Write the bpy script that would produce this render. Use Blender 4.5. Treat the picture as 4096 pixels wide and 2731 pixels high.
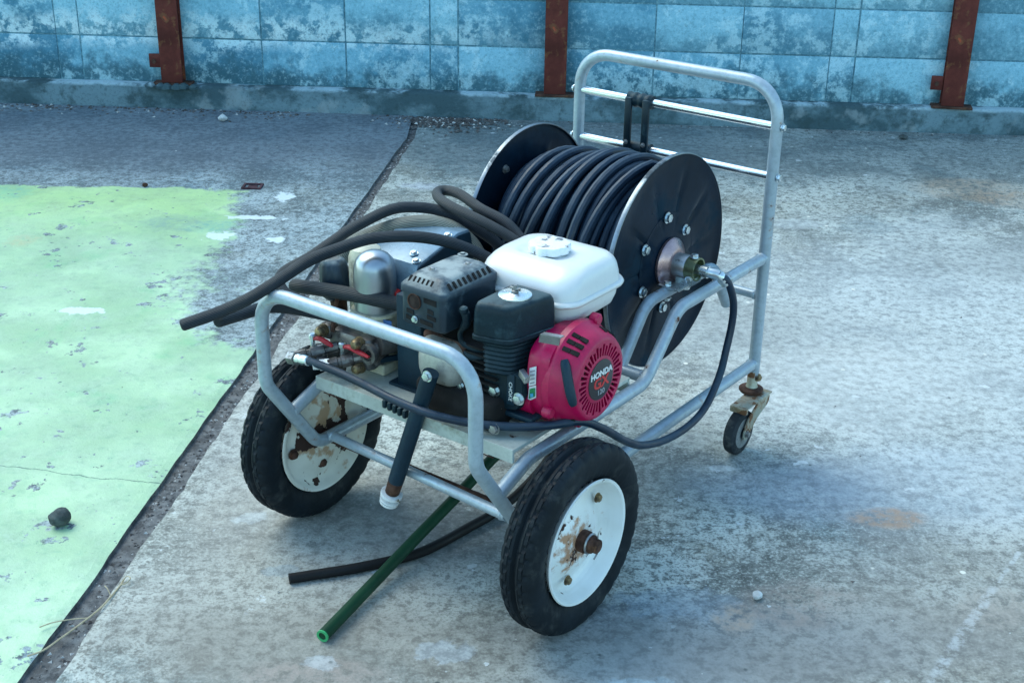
import bpy, bmesh, math, random
from mathutils import Vector, Matrix, Quaternion
random.seed(7)
for _o in list(bpy.data.objects): bpy.data.objects.remove(_o)
SC = bpy.context.scene
COL = SC.collection
PI = math.pi
V = Vector

# ------------------------------------------------------------------ camera
cam_d = bpy.data.cameras.new('camera'); cam = bpy.data.objects.new('camera', cam_d); COL.objects.link(cam)
cam_d.sensor_width = 36.0; cam_d.lens = 48.28; cam_d.clip_start = 0.05; cam_d.clip_end = 500
_R = V((0.99988031, 0.00635453, 0.01410653)); _U = V((-0.01547173, 0.41066969, 0.91165291)); _F = V((0.0, 0.91176204, -0.41071885))
_m = Matrix.Identity(4)
for _i in range(3):
    _m[_i][0] = _R[_i]; _m[_i][1] = _U[_i]; _m[_i][2] = -_F[_i]
_m[0][3], _m[1][3], _m[2][3] = 0.0, 0.0, 1.583
cam.matrix_world = _m
SC.camera = cam

# ------------------------------------------------------------------ light
SUN_AZ = math.radians(-50); SUN_EL = math.radians(52)
world = bpy.data.worlds.new('World'); SC.world = world; world.use_nodes = True
_nt = world.node_tree
_sky = _nt.nodes.new('ShaderNodeTexSky'); _sky.sky_type = 'NISHITA'; _sky.sun_disc = False
_sky.sun_elevation = SUN_EL; _sky.sun_rotation = SUN_AZ
_sky.air_density = 1.0; _sky.dust_density = 1.0; _sky.ozone_density = 0.0
_bg = _nt.nodes['Background']; _tint = _nt.nodes.new('ShaderNodeMix'); _tint.data_type = 'RGBA'; _tint.blend_type = 'MULTIPLY'; _tint.inputs[0].default_value = 1.0; _tint.inputs[7].default_value = (.83, 1.06, 1.02, 1)   # hazy, slightly green-blue sky
_nt.links.new(_sky.outputs[0], _tint.inputs[6]); _nt.links.new(_tint.outputs[2], _bg.inputs[0]); _bg.inputs[1].default_value = 0.15
_sv = V((math.cos(SUN_EL) * math.sin(SUN_AZ), math.cos(SUN_EL) * math.cos(SUN_AZ), math.sin(SUN_EL)))
sun_d = bpy.data.lights.new('sun', 'SUN'); sun = bpy.data.objects.new('sun', sun_d); COL.objects.link(sun)
sun_d.energy = 0.70; sun_d.angle = math.radians(45); sun_d.color = (1.0, 0.95, 0.80)
sun.rotation_mode = 'QUATERNION'; sun.rotation_quaternion = _sv.to_track_quat('Z', 'Y'); sun.location = _sv * 8
SC.view_settings.view_transform = 'Standard'; SC.view_settings.look = 'None'
SC.view_settings.gamma = 1.0; SC.view_settings.use_curve_mapping = False
SC.view_settings.exposure = 1.34

# ------------------------------------------------------------------ node helpers
class NT:
    def __init__(s, name):
        s.m = bpy.data.materials.new(name); s.m.use_nodes = True
        s.t = s.m.node_tree; s.b = s.t.nodes['Principled BSDF']
    def n(s, typ, **kw):
        o = s.t.nodes.new('ShaderNode' + typ)
        for k, v in kw.items(): setattr(o, k, v)
        return o
    def set(s, sock, v):
        if hasattr(v, 'is_output'): s.t.links.new(v, sock)
        elif v is not None:
            if sock.type == 'RGBA' and len(v) == 3: v = (*v, 1)
            sock.default_value = v
    def pos(s, kind='Object'):
        if not hasattr(s, '_tc'): s._tc = s.n('TexCoord')
        return s._tc.outputs[kind]
    def wpos(s):
        if not hasattr(s, '_g'): s._g = s.n('NewGeometry')
        return s._g.outputs['Position']
    def mapv(s, vec, scale=(1, 1, 1), loc=(0, 0, 0), rot=(0, 0, 0)):
        o = s.n('Mapping'); s.set(o.inputs['Vector'], vec)
        o.inputs['Scale'].default_value = scale; o.inputs['Location'].default_value = loc; o.inputs['Rotation'].default_value = rot
        return o.outputs[0]
    def noise(s, scale, detail=4, rough=.55, vec=None, dist=0, w=None):
        o = s.n('TexNoise'); s.set(o.inputs['Vector'], vec if vec is not None else s.pos())
        o.inputs['Scale'].default_value = scale; o.inputs['Detail'].default_value = detail
        o.inputs['Roughness'].default_value = rough; o.inputs['Distortion'].default_value = dist
        return o.outputs['Fac']
    def vor(s, scale, vec=None, feature='F1', out='Distance', rnd=1.0):
        o = s.n('TexVoronoi', feature=feature); s.set(o.inputs['Vector'], vec if vec is not None else s.pos())
        o.inputs['Scale'].default_value = scale; o.inputs['Randomness'].default_value = rnd
        return o.outputs[out]
    def step(s, v, a, b):                      # smooth a..b -> 0..1
        o = s.n('MapRange', interpolation_type='SMOOTHSTEP'); s.set(o.inputs['Value'], v)
        if a > b:
            o.inputs['From Min'].default_value = b; o.inputs['From Max'].default_value = a
            o.inputs['To Min'].default_value = 1; o.inputs['To Max'].default_value = 0
        else:
            o.inputs['From Min'].default_value = a; o.inputs['From Max'].default_value = b
        return o.outputs[0]
    def lin(s, v, a, b, c, d):
        o = s.n('MapRange'); s.set(o.inputs['Value'], v)
        for k, x in zip(('From Min', 'From Max', 'To Min', 'To Max'), (a, b, c, d)): o.inputs[k].default_value = x
        return o.outputs[0]
    def math(s, op, a, b=None):
        o = s.n('Math', operation=op); s.set(o.inputs[0], a)
        if b is not None: s.set(o.inputs[1], b)
        return o.outputs[0]
    def mul(s, a, b): return s.math('MULTIPLY', a, b)
    def add(s, a, b): return s.math('ADD', a, b)
    def sub(s, a, b): return s.math('SUBTRACT', a, b)
    def mx(s, a, b): return s.math('MAXIMUM', a, b)
    def inv(s, a): return s.math('SUBTRACT', 1.0, a)
    def mix(s, f, a, b, mode='MIX'):
        o = s.n('Mix', data_type='RGBA', blend_type=mode); s.set(o.inputs[0], f); s.set(o.inputs[6], a); s.set(o.inputs[7], b)
        return o.outputs[2]
    def fmix(s, f, a, b):
        o = s.n('Mix', data_type='FLOAT'); s.set(o.inputs[0], f); s.set(o.inputs[2], a); s.set(o.inputs[3], b)
        return o.outputs[0]
    def sep(s, v):
        o = s.n('SeparateXYZ'); s.set(o.inputs[0], v); return o.outputs
    def blob(s, vec, cx, cy, rx, ry, amp, nz, ang=0, soft=.25):   # noisy-edged ellipse mask on the ground
        m = s.n('Mapping', vector_type='TEXTURE'); s.set(m.inputs['Vector'], vec)
        m.inputs['Location'].default_value = (cx, cy, 0); m.inputs['Rotation'].default_value = (0, 0, ang); m.inputs['Scale'].default_value = (rx, ry, 50)
        l = s.n('VectorMath', operation='LENGTH'); s.t.links.new(m.outputs[0], l.inputs[0])
        d = s.add(l.outputs['Value'], s.mul(s.sub(nz, .5), amp))
        return s.step(d, 1 + soft, 1 - soft)
    def bump(s, h, strength=.3, dist=.01):
        o = s.n('Bump'); o.inputs['Strength'].default_value = strength; o.inputs['Distance'].default_value = dist
        s.set(o.inputs['Height'], h); s.t.links.new(o.outputs[0], s.b.inputs['Normal'])
    def done(s, col, rough=.5, metal=0.0, spec=None, coat=None):
        s.set(s.b.inputs['Base Color'], col); s.set(s.b.inputs['Roughness'], rough); s.set(s.b.inputs['Metallic'], metal)
        if spec is not None: s.b.inputs['Specular IOR Level'].default_value = spec
        if coat: s.b.inputs['Coat Weight'].default_value = coat; s.b.inputs['Coat Roughness'].default_value = .15
        return s.m

def k3(c, f): return tuple(min(1, x * f) for x in c)

def paint(name, base, rough=.45, metal=0.0, var=.18, vscale=9, chip=None, chip_thr=.66, chip_scale=28, grime=None, grime_thr=.55,
          grime_scale=5, fine=.06, bump=.12, bdist=.001, spec=None, coat=None, seed=0.0, dust=None):
    t = NT(name); p = t.mapv(t.pos(), loc=(seed, seed * 1.7, -seed))
    n1 = t.noise(vscale, 5, vec=p); n2 = t.noise(vscale * 14, 4, .65, vec=p)
    c = t.mix(t.step(n1, .3, .7), k3(base, 1 - var), k3(base, 1 + var))
    c = t.mix(t.mul(t.step(n2, .42, .68), fine * 5), c, k3(base, .55))
    rg = t.fmix(t.step(n1, .3, .7), rough * 1.2, rough * .85); mt = metal
    if grime:
        gm = t.mul(t.step(t.noise(grime_scale, 7, .68, vec=p), grime_thr, grime_thr + .16), .8)
        c = t.mix(gm, c, grime); rg = t.fmix(gm, rg, .85)
    if dust:
        nz_ = t.sep(t.n('NewGeometry').outputs['Normal'])[2]
        dm = t.mul(t.mul(t.step(nz_, .35, .95), t.step(t.noise(vscale * 2.3, 6, .62, vec=p), .30, .62)), dust[3]); c = t.mix(dm, c, dust[:3]); rg = t.fmix(dm, rg, .8)
    h = n2
    if chip:
        cm = t.step(t.noise(chip_scale, 6, .6, vec=p), chip_thr, chip_thr + .03)
        halo = t.step(t.noise(chip_scale, 6, .6, vec=p), chip_thr - .07, chip_thr)
        c = t.mix(t.mul(halo, .35), c, (.33, .16, .06)); c = t.mix(cm, c, t.mix(n2, chip, k3(chip, 2.2))); rg = t.fmix(cm, rg, .9)
        mt = t.fmix(cm, metal, 0.0); h = t.sub(n2, t.mul(cm, 1.5))
    if bump: t.bump(h, bump, bdist)
    return t.done(c, rg, mt, spec, coat)

RUST = (.055, .022, .014)
MAT = {}
MAT['silver'] = paint('silver_paint', (.37, .445, .50), .40, .36, .10, 6, chip=RUST, chip_thr=.675, chip_scale=34, grime=(.36, .40, .40), grime_thr=.60, grime_scale=7)
MAT['bright'] = paint('polished_bar', (.80, .83, .86), .22, .95, .08, 6, grime=(.25, .27, .28), grime_thr=.60, grime_scale=26, fine=.03)
MAT['tray'] = paint('cream_tray_paint', (.44, .475, .43), .55, 0, .15, 7, chip=RUST, chip_thr=.68, chip_scale=30, grime=(.16, .16, .10), grime_thr=.56, grime_scale=9)
MAT['cream'] = paint('cream_pump_paint', (.58, .55, .42), .5, 0, .12, 9, grime=(.14, .12, .08), grime_thr=.52, grime_scale=14)
MAT['reelblack'] = paint('black_reel_paint', (.004, .013, .026), .31, 0, .3, 7, grime=(.009, .029, .048), grime_thr=.52, grime_scale=6, fine=.1, spec=.10)
MAT['rimedge'] = paint('reel_edge_glint', (.20, .24, .28), .32, .9, .2, 9, grime=(.03, .04, .05), grime_thr=.50, grime_scale=9)  # paler metal edge puts the rim's glint of sky into the colour
MAT['plastic'] = paint('black_plastic', (.007, .021, .031), .38, 0, .25, 10, grime=(.040, .080, .095), grime_thr=.58, grime_scale=13, fine=.1, dust=(.12, .175, .185, .55), spec=.22)
MAT['muffler'] = paint('black_muffler_paint', (.016, .034, .052), .40, .1, .25, 10, grime=(.09, .135, .155), grime_thr=.56, grime_scale=16, dust=(.36, .40, .39, .9))
MAT['dark'] = paint('cavity_shade_and_dark_parts', (.006, .005, .005), .9, 0, .2, 20, bump=0)  # near-black painted in for shade inside slots and holes; also fins and sump
MAT['sooty'] = paint('rusty_soot', (.030, .016, .012), .9, 0, .4, 40)
MAT['tankwhite'] = paint('white_tank_enamel', (.70, .71, .70), .32, 0, .03, 6, grime=(.45, .45, .42), grime_thr=.68, grime_scale=22, chip=(.03, .035, .04), chip_thr=.745, chip_scale=26, fine=.012, bump=.04, coat=.3)
MAT['capwhite'] = paint('white_cap_paint', (.82, .84, .85), .40, 0, .04, 8, chip=(.10, .11, .12), chip_thr=.61, chip_scale=46, fine=.02)
MAT['red'] = paint('crimson_shroud_paint', (.46, .003, .066), .36, 0, .14, 8, grime=(.24, .04, .06), grime_thr=.57, grime_scale=12, fine=.05)
MAT['redvalve'] = paint('red_valve_grip', (.42, .018, .03), .5, 0, .2, 25, grime=(.2, .1, .08), grime_thr=.55, grime_scale=40)
MAT['redbright'] = paint('bright_red_grip', (.75, .03, .02), .4, 0, .1, 25)
MAT['alu'] = paint('cast_aluminium', (.40, .40, .37), .5, .5, .2, 14, grime=(.07, .055, .04), grime_thr=.50, grime_scale=16, bump=.3, bdist=.002)
MAT['brass'] = paint('grimy_brass', (.30, .22, .12), .45, .7, .25, 30, grime=(.05, .035, .03), grime_thr=.48, grime_scale=40)
MAT['steel'] = paint('grimy_steel', (.36, .36, .36), .38, .85, .2, 25, grime=(.06, .05, .045), grime_thr=.52, grime_scale=45)
MAT['grim'] = paint('oily_grimy_steel', (.17, .16, .155), .42, .7, .3, 25, grime=(.055, .04, .035), grime_thr=.47, grime_scale=30)
MAT['zinc'] = paint('zinc_bolt', (.62, .68, .70), .28, .95, .15, 40)
MAT['chrome'] = paint('brushed_chrome', (.40, .43, .46), .36, 1.0, .05, 6, grime=(.3, .3, .3), grime_thr=.66, grime_scale=20, fine=.01, bump=.02)
MAT['rustmetal'] = paint('rusty_metal', (.075, .032, .020), .85, .1, .5, 40, grime=(.16, .07, .03), grime_thr=.55, grime_scale=30, bump=.5, bdist=.002)
MAT['hubpink'] = paint('passivated_hub_plate', (.40, .27, .28), .30, .85, .2, 20, chip=(.05, .03, .025), chip_thr=.66, chip_scale=30)
MAT['olive'] = paint('olive_zinc_sleeve', (.24, .27, .16), .33, .85, .15, 25, grime=(.12, .12, .10), grime_thr=.6, grime_scale=30)
MAT['tyre'] = paint('tyre_rubber', (.006, .011, .016), .58, 0, .3, 12, grime=(.048, .052, .052), grime_thr=.52, grime_scale=14, fine=.1, bump=.3, bdist=.001, spec=.22)
MAT['castertyre'] = paint('caster_rubber', (.022, .028, .034), .7, 0, .3, 20, grime=(.075, .08, .08), grime_thr=.50, grime_scale=30, spec=.22)
MAT['casterhub'] = paint('grey_caster_hub', (.20, .21, .21), .6, 0, .2, 25, grime=(.06, .06, .055), grime_thr=.5, grime_scale=40)
MAT['fork'] = paint('zinc_fork_rusting', (.42, .43, .36), .5, .5, .2, 14, chip=(.10, .045, .02), chip_thr=.56, chip_scale=16, grime=(.22, .15, .07), grime_thr=.52, grime_scale=22)
MAT['hose'] = paint('black_hose_rubber', (.008, .022, .044), .36, 0, .25, 10, grime=(.022, .048, .078), grime_thr=.52, grime_scale=9, fine=.08, dust=(.055, .088, .125, .5), spec=.38)
MAT['blackhose'] = paint('matt_black_hose', (.012, .012, .013), .55, 0, .2, 10, spec=.22)
MAT['ferrule'] = paint('zinc_ferrule', (.70, .76, .78), .3, .9, .1, 30, grime=(.3, .3, .3), grime_thr=.6, grime_scale=60)
MAT['whitevalve'] = paint('white_drain_valve', (.74, .76, .76), .4, 0, .08, 30, chip=(.10, .085, .05), chip_thr=.60, chip_scale=60)
MAT['label'] = paint('white_sticker', (.72, .72, .74), .5, 0, .03, 20, fine=.02, bump=0)
MAT['labeltext'] = paint('grey_print', (.30, .30, .33), .6, 0, .05, 20, bump=0)
MAT['ecogreen'] = paint('green_sticker', (.02, .24, .08), .5, 0, .05, 20, bump=0)
MAT['ecoblue'] = paint('blue_sticker', (.06, .35, .55), .5, 0, .05, 20, bump=0)
MAT['bluelabel'] = paint('blue_pump_label', (.05, .16, .45), .5, 0, .1, 30, bump=0)
MAT['emblem'] = paint('black_emblem', (.03, .028, .032), .4, 0, .1, 20, fine=.03, bump=0)
MAT['letterwhite'] = paint('silver_lettering', (.78, .80, .80), .4, .2, .03, 30, bump=0)
MAT['letterred'] = paint('red_lettering', (.60, .03, .03), .45, 0, .05, 30, bump=0)
MAT['lettergrey'] = paint('grey_lettering', (.34, .34, .36), .45, 0, .05, 30, bump=0)
MAT['guardblue'] = paint('belt_guard_paint', (.20, .30, .38), .25, .2, .15, 8, grime=(.03, .045, .055), grime_thr=.62, grime_scale=18)
MAT['bracket'] = paint('blue_black_bracket_paint', (.010, .030, .048), .42, 0, .25, 9, grime=(.022, .045, .062), grime_thr=.58, grime_scale=9, spec=.22)
MAT['stone'] = paint('dark_stone', (.07, .085, .085), .9, 0, .4, 60, bump=.6, bdist=.004)
MAT['palestone'] = paint('pale_pebble', (.60, .62, .62), .85, 0, .15, 80, bump=.4, bdist=.002)
MAT['rustgrate'] = paint('rusty_grate', (.060, .022, .030), .85, 0, .4, 40)
MAT['twig'] = paint('dry_stem', (.42, .36, .24), .8, 0, .2, 60)
MAT['litter'] = paint('leaf_litter', (.10, .09, .085), .9, 0, .5, 30)
MAT['palelitter'] = paint('pale_chips', (.50, .50, .48), .9, 0, .3, 40)

def ribbed_hose(name, base, ridge, rough=.55, ribs=26):
    t = NT(name); uv = t.sep(t.n('UVMap').outputs[0])
    w = t.math('SINE', t.mul(uv[0], 2 * PI * ribs)); n1 = t.noise(7, 5)
    c = t.mix(t.step(w, .2, .95), base, ridge)
    c = t.mix(t.mul(t.step(n1, .42, .7), .6), c, k3(base, .45))
    c = t.mix(t.mul(t.step(t.noise(4, 5, .6, vec=t.mapv(t.pos(), loc=(3, 1, 2))), .45, .65), .45), c, (.050, .052, .052))
    nz_ = t.sep(t.n('NewGeometry').outputs['Normal'])[2]
    c = t.mix(t.mul(t.mul(t.step(nz_, .1, .95), t.step(t.noise(5, 5, .6, vec=t.mapv(t.pos(), loc=(1, 6, 2))), .36, .6)), .6), c, t.mix(t.step(w, .2, .95), (.050, .053, .055), (.115, .115, .110)))
    t.bump(w, .5, .0012)
    return t.done(c, rough, 0, .25)
MAT['suction'] = ribbed_hose('ribbed_suction_hose', (.014, .021, .030), (.042, .050, .058))
MAT['suctionpale'] = ribbed_hose('pale_ribbed_hose', (.15, .155, .13), (.46, .45, .37), .5, 30)

t = NT('green_hose_rubber'); n = t.noise(12, 4)
MAT['greenhose'] = t.done(t.mix(t.step(n, .35, .7), (.004, .034, .016), (.010, .062, .030)), .50, 0, .25)
t = NT('green_hose_cut'); MAT['greencut'] = t.done(t.mix(t.noise(60, 3), (.03, .30, .10), (.05, .42, .16)), .4, 0)
t = NT('white_rim_right'); p = t.pos()
_n = t.noise(18, 6, .65); _e = t.noise(46, 6, .65)
_ctr = t.n('VectorMath', operation='DISTANCE'); t.set(_ctr.inputs[0], p); _ctr.inputs[1].default_value = (0.39 + .0, -.35 - .025, .19)
_near = t.step(_ctr.outputs['Value'], .10, .02)
_rm = t.step(t.add(_n, t.mul(_near, .17)), .69, .715)
_halo = t.step(t.add(_e, t.mul(_near, .26)), .64, .84)
_c = t.mix(t.step(t.noise(8, 5), .4, .75), (.78, .80, .79), (.66, .67, .63))
_c = t.mix(t.mul(_halo, .85), _c, (.36, .13, .02)); _c = t.mix(_rm, _c, (.045, .018, .012))
t.bump(_rm, .3, -.001); MAT['rimR'] = t.done(_c, t.fmix(_rm, .35, .9), 0)
t = NT('white_rim_flaking'); p = t.pos()
_ctr = t.n('VectorMath', operation='DISTANCE'); t.set(_ctr.inputs[0], p); _ctr.inputs[1].default_value = (.39 - .685, -.35 + .0, .20)
_near = t.step(_ctr.outputs['Value'], .11, .01); _n = t.noise(15, 5, .6)
_rm = t.step(t.add(_n, t.mul(_near, .20)), .62, .63); _halo = t.step(t.add(t.noise(20, 6, .6), t.mul(_near, .2)), .58, .68)
_c = t.mix(t.step(t.noise(6, 5), .4, .7), (.74, .73, .66), (.56, .54, .46))
_c = t.mix(t.mul(_halo, .75), _c, (.36, .17, .05)); _c = t.mix(_rm, _c, (.040, .018, .013))
t.bump(_rm, .4, -.001); MAT['rimL'] = t.done(_c, t.fmix(_rm, .45, .9), 0)

# ------------------------------------------------------------------ ground materials
def concrete_base(t, p, dark, light):
    """weathered bare concrete: returns colour, height"""
    big = t.noise(.9, 5, .62, vec=p, dist=.5); mid = t.noise(3.6, 7, .66, vec=t.mapv(p, loc=(4, 9, 0)), dist=.25)
    fin = t.noise(38, 5, .70, vec=p); grit = t.noise(150, 2, .6, vec=p)
    c = t.mix(t.step(big, .40, .60), dark, light)
    tint = t.noise(1.6, 5, .62, vec=t.mapv(p, loc=(11, 2, 0)), dist=.6)
    c = t.mix(t.mul(t.step(tint, .52, .62), .70), c, (dark[0] * .78, dark[1] * 1.02, dark[2] * 1.16))      # bluish cement
    c = t.mix(t.mul(t.step(tint, .48, .38), .55), c, (light[0] * .98, light[1] * .90, light[2] * .80))      # buff, mineral
    c = t.mix(t.mul(t.step(mid, .51, .59), .80), c, k3(light, 1.34))
    c = t.mix(t.mul(t.step(mid, .475, .39), .80), c, k3(dark, .60))
    ct = t.noise(2.6, 7, .62, vec=t.mapv(p, loc=(21, 13, 0))); edge_ = t.mul(t.step(t.math('ABSOLUTE', t.sub(ct, .53)), .0065, .002), t.step(mid, .42, .55))
    c = t.mix(t.mul(t.step(ct, .531, .540), .45), c, t.mix(t.step(fin, .4, .62), k3(light, 1.32), k3(light, .90)))       # thin skim coat flaking off
    c = t.mix(t.mul(edge_, .65), c, k3(dark, .38))
    c = t.mix(t.mul(t.step(fin, .51, .60), .72), c, k3(dark, .42))
    c = t.mix(t.mul(t.step(fin, .46, .36), .52), c, k3(light, 1.48))
    c = t.mix(t.mul(t.step(grit, .52, .61), .55), c, k3(dark, .38))
    c = t.mix(t.mul(t.step(grit, .45, .36), .40), c, k3(light, 1.50))
    pit = t.mul(t.step(t.vor(38, vec=p), .17, .11), t.step(mid, .42, .60)); c = t.mix(t.mul(pit, .42), c, k3(dark, .30))
    h = t.sub(t.add(fin, t.mul(grit, .5)), pit)
    return c, h, big, mid, fin
PATCH = [(.492, 2.812, .034, .014, (.72, .78, .80), 2.4), (-.56, 2.56, .035, .022, (.60, .66, .68), 3.4), (-.115, 2.10, .060, .030, (.52, .60, .66), 2.6), (-.345, 2.06, .030, .020, (.60, .66, .70), 2.8), (-.335, 4.91, .085, .040, (.62, .66, .74), 2.0), (.335, 2.27, .110, .050, (.28, .36, .42), 2.2), (.72, 3.18, .045, .03, (.66, .68, .64), 3.0), (-.46, 2.36, .040, .022, (.30, .39, .44), 2.2), (.98, 4.55, .10, .05, (.58, .62, .62), 2.2), (.25, 2.0, .08, .03, (.50, .64, .70), 2.4), (.42, 2.95, .09, .04, (.60, .62, .58), 2.6)]
t = NT('weathered_concrete_slab'); p = t.wpos()
c, h, big, mid, fin = concrete_base(t, p, (.205, .222, .202), (.415, .438, .402))
nz = t.noise(9, 6, .65, vec=p); nz2 = t.noise(3, 5, .6, vec=t.mapv(p, loc=(7, 3, 0)))
# pale worn areas, bluish and brown patches, and soft cast shadows painted in
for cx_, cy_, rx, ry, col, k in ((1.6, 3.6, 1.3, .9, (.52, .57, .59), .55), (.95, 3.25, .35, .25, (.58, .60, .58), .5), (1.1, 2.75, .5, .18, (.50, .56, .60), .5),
                                 (.62, 2.72, .20, .14, (.20, .27, .34), .55), (.45, 2.15, .42, .12, (.17, .24, .31), .55), (.30, 2.02, .2, .1, (.38, .46, .52), .6), (-.15, 2.55, .25, .22, (.20, .235, .27), .5),  # the first dark blob paints the caster's soft shadow
                                 (1.3, 5.45, 1.9, .42, (.12, .17, .19), .50), (.1, 5.5, .9, .45, (.12, .165, .185), .55), (-.42, 2.35, .34, .40, (.36, .345, .305), .55), (-.15, 2.08, .6, .16, (.24, .225, .195), .60), (.75, 2.10, .45, .20, (.25, .235, .205), .55), (.15, 2.75, .3, .2, (.26, .26, .24), .45), (-.6, 3.0, .16, .5, (.42, .42, .40), .45), (1.15, 2.3, .5, .25, (.32, .31, .28), .5), (1.45, 2.75, .35, .15, (.30, .31, .29), .45), (.55, 3.7, .35, .25, (.30, .31, .29), .45), (1.9, 4.2, .5, .2, (.30, .32, .31), .4)):  # wide dark blobs at the wall foot paint its soft shadow over dirt
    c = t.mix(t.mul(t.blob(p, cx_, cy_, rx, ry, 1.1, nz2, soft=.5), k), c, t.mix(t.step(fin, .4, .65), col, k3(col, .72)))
# rust and brown marks
for cx_, cy_, rx, ry, col, k, an in ((.835, 2.60, .080, .042, (.38, .23, .14), .75, 0), (1.72, 4.98, .21, .13, (.40, .29, .20), .55, .1), (1.9, 4.85, .2, .1, (.42, .28, .18), .5, 0), (.57, 2.27, .12, .075, (.28, .23, .20), .6, .3), (.44, 2.22, .04, .05, (.42, .32, .24), .6, 0), (-.35, 2.02, .12, .05, (.34, .27, .24), .5, 0), (.98, 2.27, .10, .06, (.34, .30, .26), .5, .4)):
    c = t.mix(t.mul(t.mul(t.blob(p, cx_, cy_, rx, ry, 1.0, nz, an, .3), k), t.step(fin, .66, .38)), c, col)
hf = t.noise(30, 5, .62, vec=p)
for cx_, cy_, rx, ry, col, am in PATCH:
    c = t.mix(t.mul(t.blob(p, cx_, cy_, rx, ry, am, hf, soft=.22), .40), c, t.mix(t.step(fin, .42, .56), col, k3(col, .72)))
# flat pale scraps of old paint and plaster
fl = t.mul(t.step(t.noise(17, 4, .55, vec=t.mapv(p, loc=(2, 5, 0))), .675, .69), t.step(nz2, .42, .56))
c = t.mix(t.mul(fl, .8), c, (.60, .64, .65))
fk = t.step(t.vor(7, vec=p), .055, .035); fk = t.mul(fk, t.step(t.noise(2.2, 3, vec=t.mapv(p, loc=(1, 8, 0))), .46, .56))
c = t.mix(fk, c, (.72, .70, .62))
dk = t.mul(t.step(t.vor(9, vec=t.mapv(p, loc=(3.3, 1.2, 0))), .06, .03), t.step(nz2, .40, .5)); c = t.mix(t.mul(dk, .85), c, (.05, .07, .07))
# dragged chalky scrape
for ax, ay, bx, by, wd in ((1.00, 2.36, .77, 2.03, .012), (1.00, 2.36, 1.20, 2.64, .005)):
    L_ = math.hypot(bx - ax, by - ay); an = math.atan2(by - ay, bx - ax)
    c = t.mix(t.mul(t.blob(p, (ax + bx) / 2, (ay + by) / 2, L_ / 2, wd, .9, nz, an, .35), t.mul(t.step(fin, .60, .40), .32)), c, (.62, .68, .72))
t.bump(h, .45, .004)
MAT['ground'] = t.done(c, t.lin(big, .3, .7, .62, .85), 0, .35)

t = NT('green_painted_slab'); p = t.wpos(); xs = t.sep(p)
c, h, big, mid, fin = concrete_base(t, p, (.160, .215, .232), (.290, .350, .365))
nz = t.noise(7, 7, .68, vec=p); nz2 = t.noise(2.3, 6, .62, vec=t.mapv(p, loc=(5, 1, 0)))
wob = t.mul(t.sub(nz, .5), .16)
far = t.step(t.add(xs[1], t.mul(t.sub(t.noise(14, 6, .6, vec=p), .5), .10)), 4.86, 4.80)         # far edge of the paint
# right edge: bare tongue between the paint and the joint
edge = t.add(t.add(xs[0], t.mul(xs[1], .085)), t.mul(t.sub(nz2, .5), .55))
tong = t.mul(t.step(t.add(edge, t.mul(wob, 2.0)), -.76, -.44), t.step(t.add(xs[1], t.mul(t.sub(nz, .5), .5)), 3.30, 3.55))
gm = t.mul(far, t.inv(tong))
# worn spots
worn = t.mul(t.step(t.add(t.mul(nz, .62), t.mul(t.noise(24, 5, .65, vec=p), .38)), .560, .60), .85)
worn2 = t.mul(t.step(t.noise(16, 5, .6, vec=t.mapv(p, loc=(9, 4, 0))), .53, .57), t.step(t.add(xs[0], t.mul(xs[1], .35)), -.25, -.55))
gm = t.mul(gm, t.inv(t.mul(t.mx(worn, worn2), .9)))
g = t.mix(t.step(nz2, .32, .68), (.315, .500, .290), (.420, .605, .400))
g = t.mix(t.mul(t.step(t.noise(3.4, 6, .6, vec=t.mapv(p, loc=(2, 7, 0))), .47, .64), .5), g, (.56, .78, .50))
g = t.mix(t.mul(t.step(t.noise(5, 7, .65, vec=t.mapv(p, loc=(12, 3, 0))), .55, .70), .55), g, (.22, .52, .27))
g = t.mix(t.mul(t.step(t.add(xs[1], t.mul(nz, .5)), 4.35, 5.0), .55), g, (.52, .75, .28))
g = t.mix(t.mul(t.step(fin, .50, .72), .35), g, (.20, .42, .29))
for cx_, cy_, rx, ry, col, k in ((-1.15, 4.45, .14, .07, (.22, .36, .30), .7), (-.98, 4.42, .10, .07, (.13, .40, .36), .6), (-1.33, 4.22, .18, .10, (.33, .47, .33), .5), (-1.62, 4.25, .05, .05, (.50, .46, .25), .6), (-1.85, 4.75, .10, .09, (.16, .50, .34), .6)):
    g = t.mix(t.mul(t.mul(t.blob(p, cx_, cy_, rx, ry, 2.2, t.noise(15, 7, .7, vec=p), soft=.35), t.step(fin, .70, .35)), k), g, col)
gm = t.step(t.add(gm, t.mul(t.sub(t.noise(24, 6, .68, vec=t.mapv(p, loc=(1, 1, 0))), .5), 1.1)), .22, .72)
gm = t.mul(gm, t.lin(t.noise(9, 6, .7, vec=t.mapv(p, loc=(6, 2, 0))), .30, .70, 1.12, .72)); c = t.mix(t.math('MINIMUM', gm, 1.0), c, g)
for cx_, cy_, rx, ry in ((-1.252, 3.677, .058, .026), (-.905, 4.52, .105, .020), (-.83, 4.75, .030, .050), (-.985, 4.32, .045, .04), (-.79, 4.30, .03, .03)):
    c = t.mix(t.mul(t.blob(p, cx_, cy_, rx, ry, 3.2, t.noise(26, 5, .6, vec=p), soft=.12), .85), c, (.70, .78, .80))
wall_shade = t.blob(p, -1.5, 5.55, 2.1, .55, 1.0, nz2, soft=.5); c = t.mix(t.mul(wall_shade, .75), c, t.mix(t.step(fin, .4, .6), (.13, .165, .20), (.09, .115, .145)))  # dark band along the wall: its soft shadow painted over dirty concrete
sp = t.mul(t.step(t.vor(10, vec=p), .05, .03), t.step(nz2, .45, .55)); c = t.mix(t.mul(sp, .8), c, (.05, .14, .13))
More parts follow.
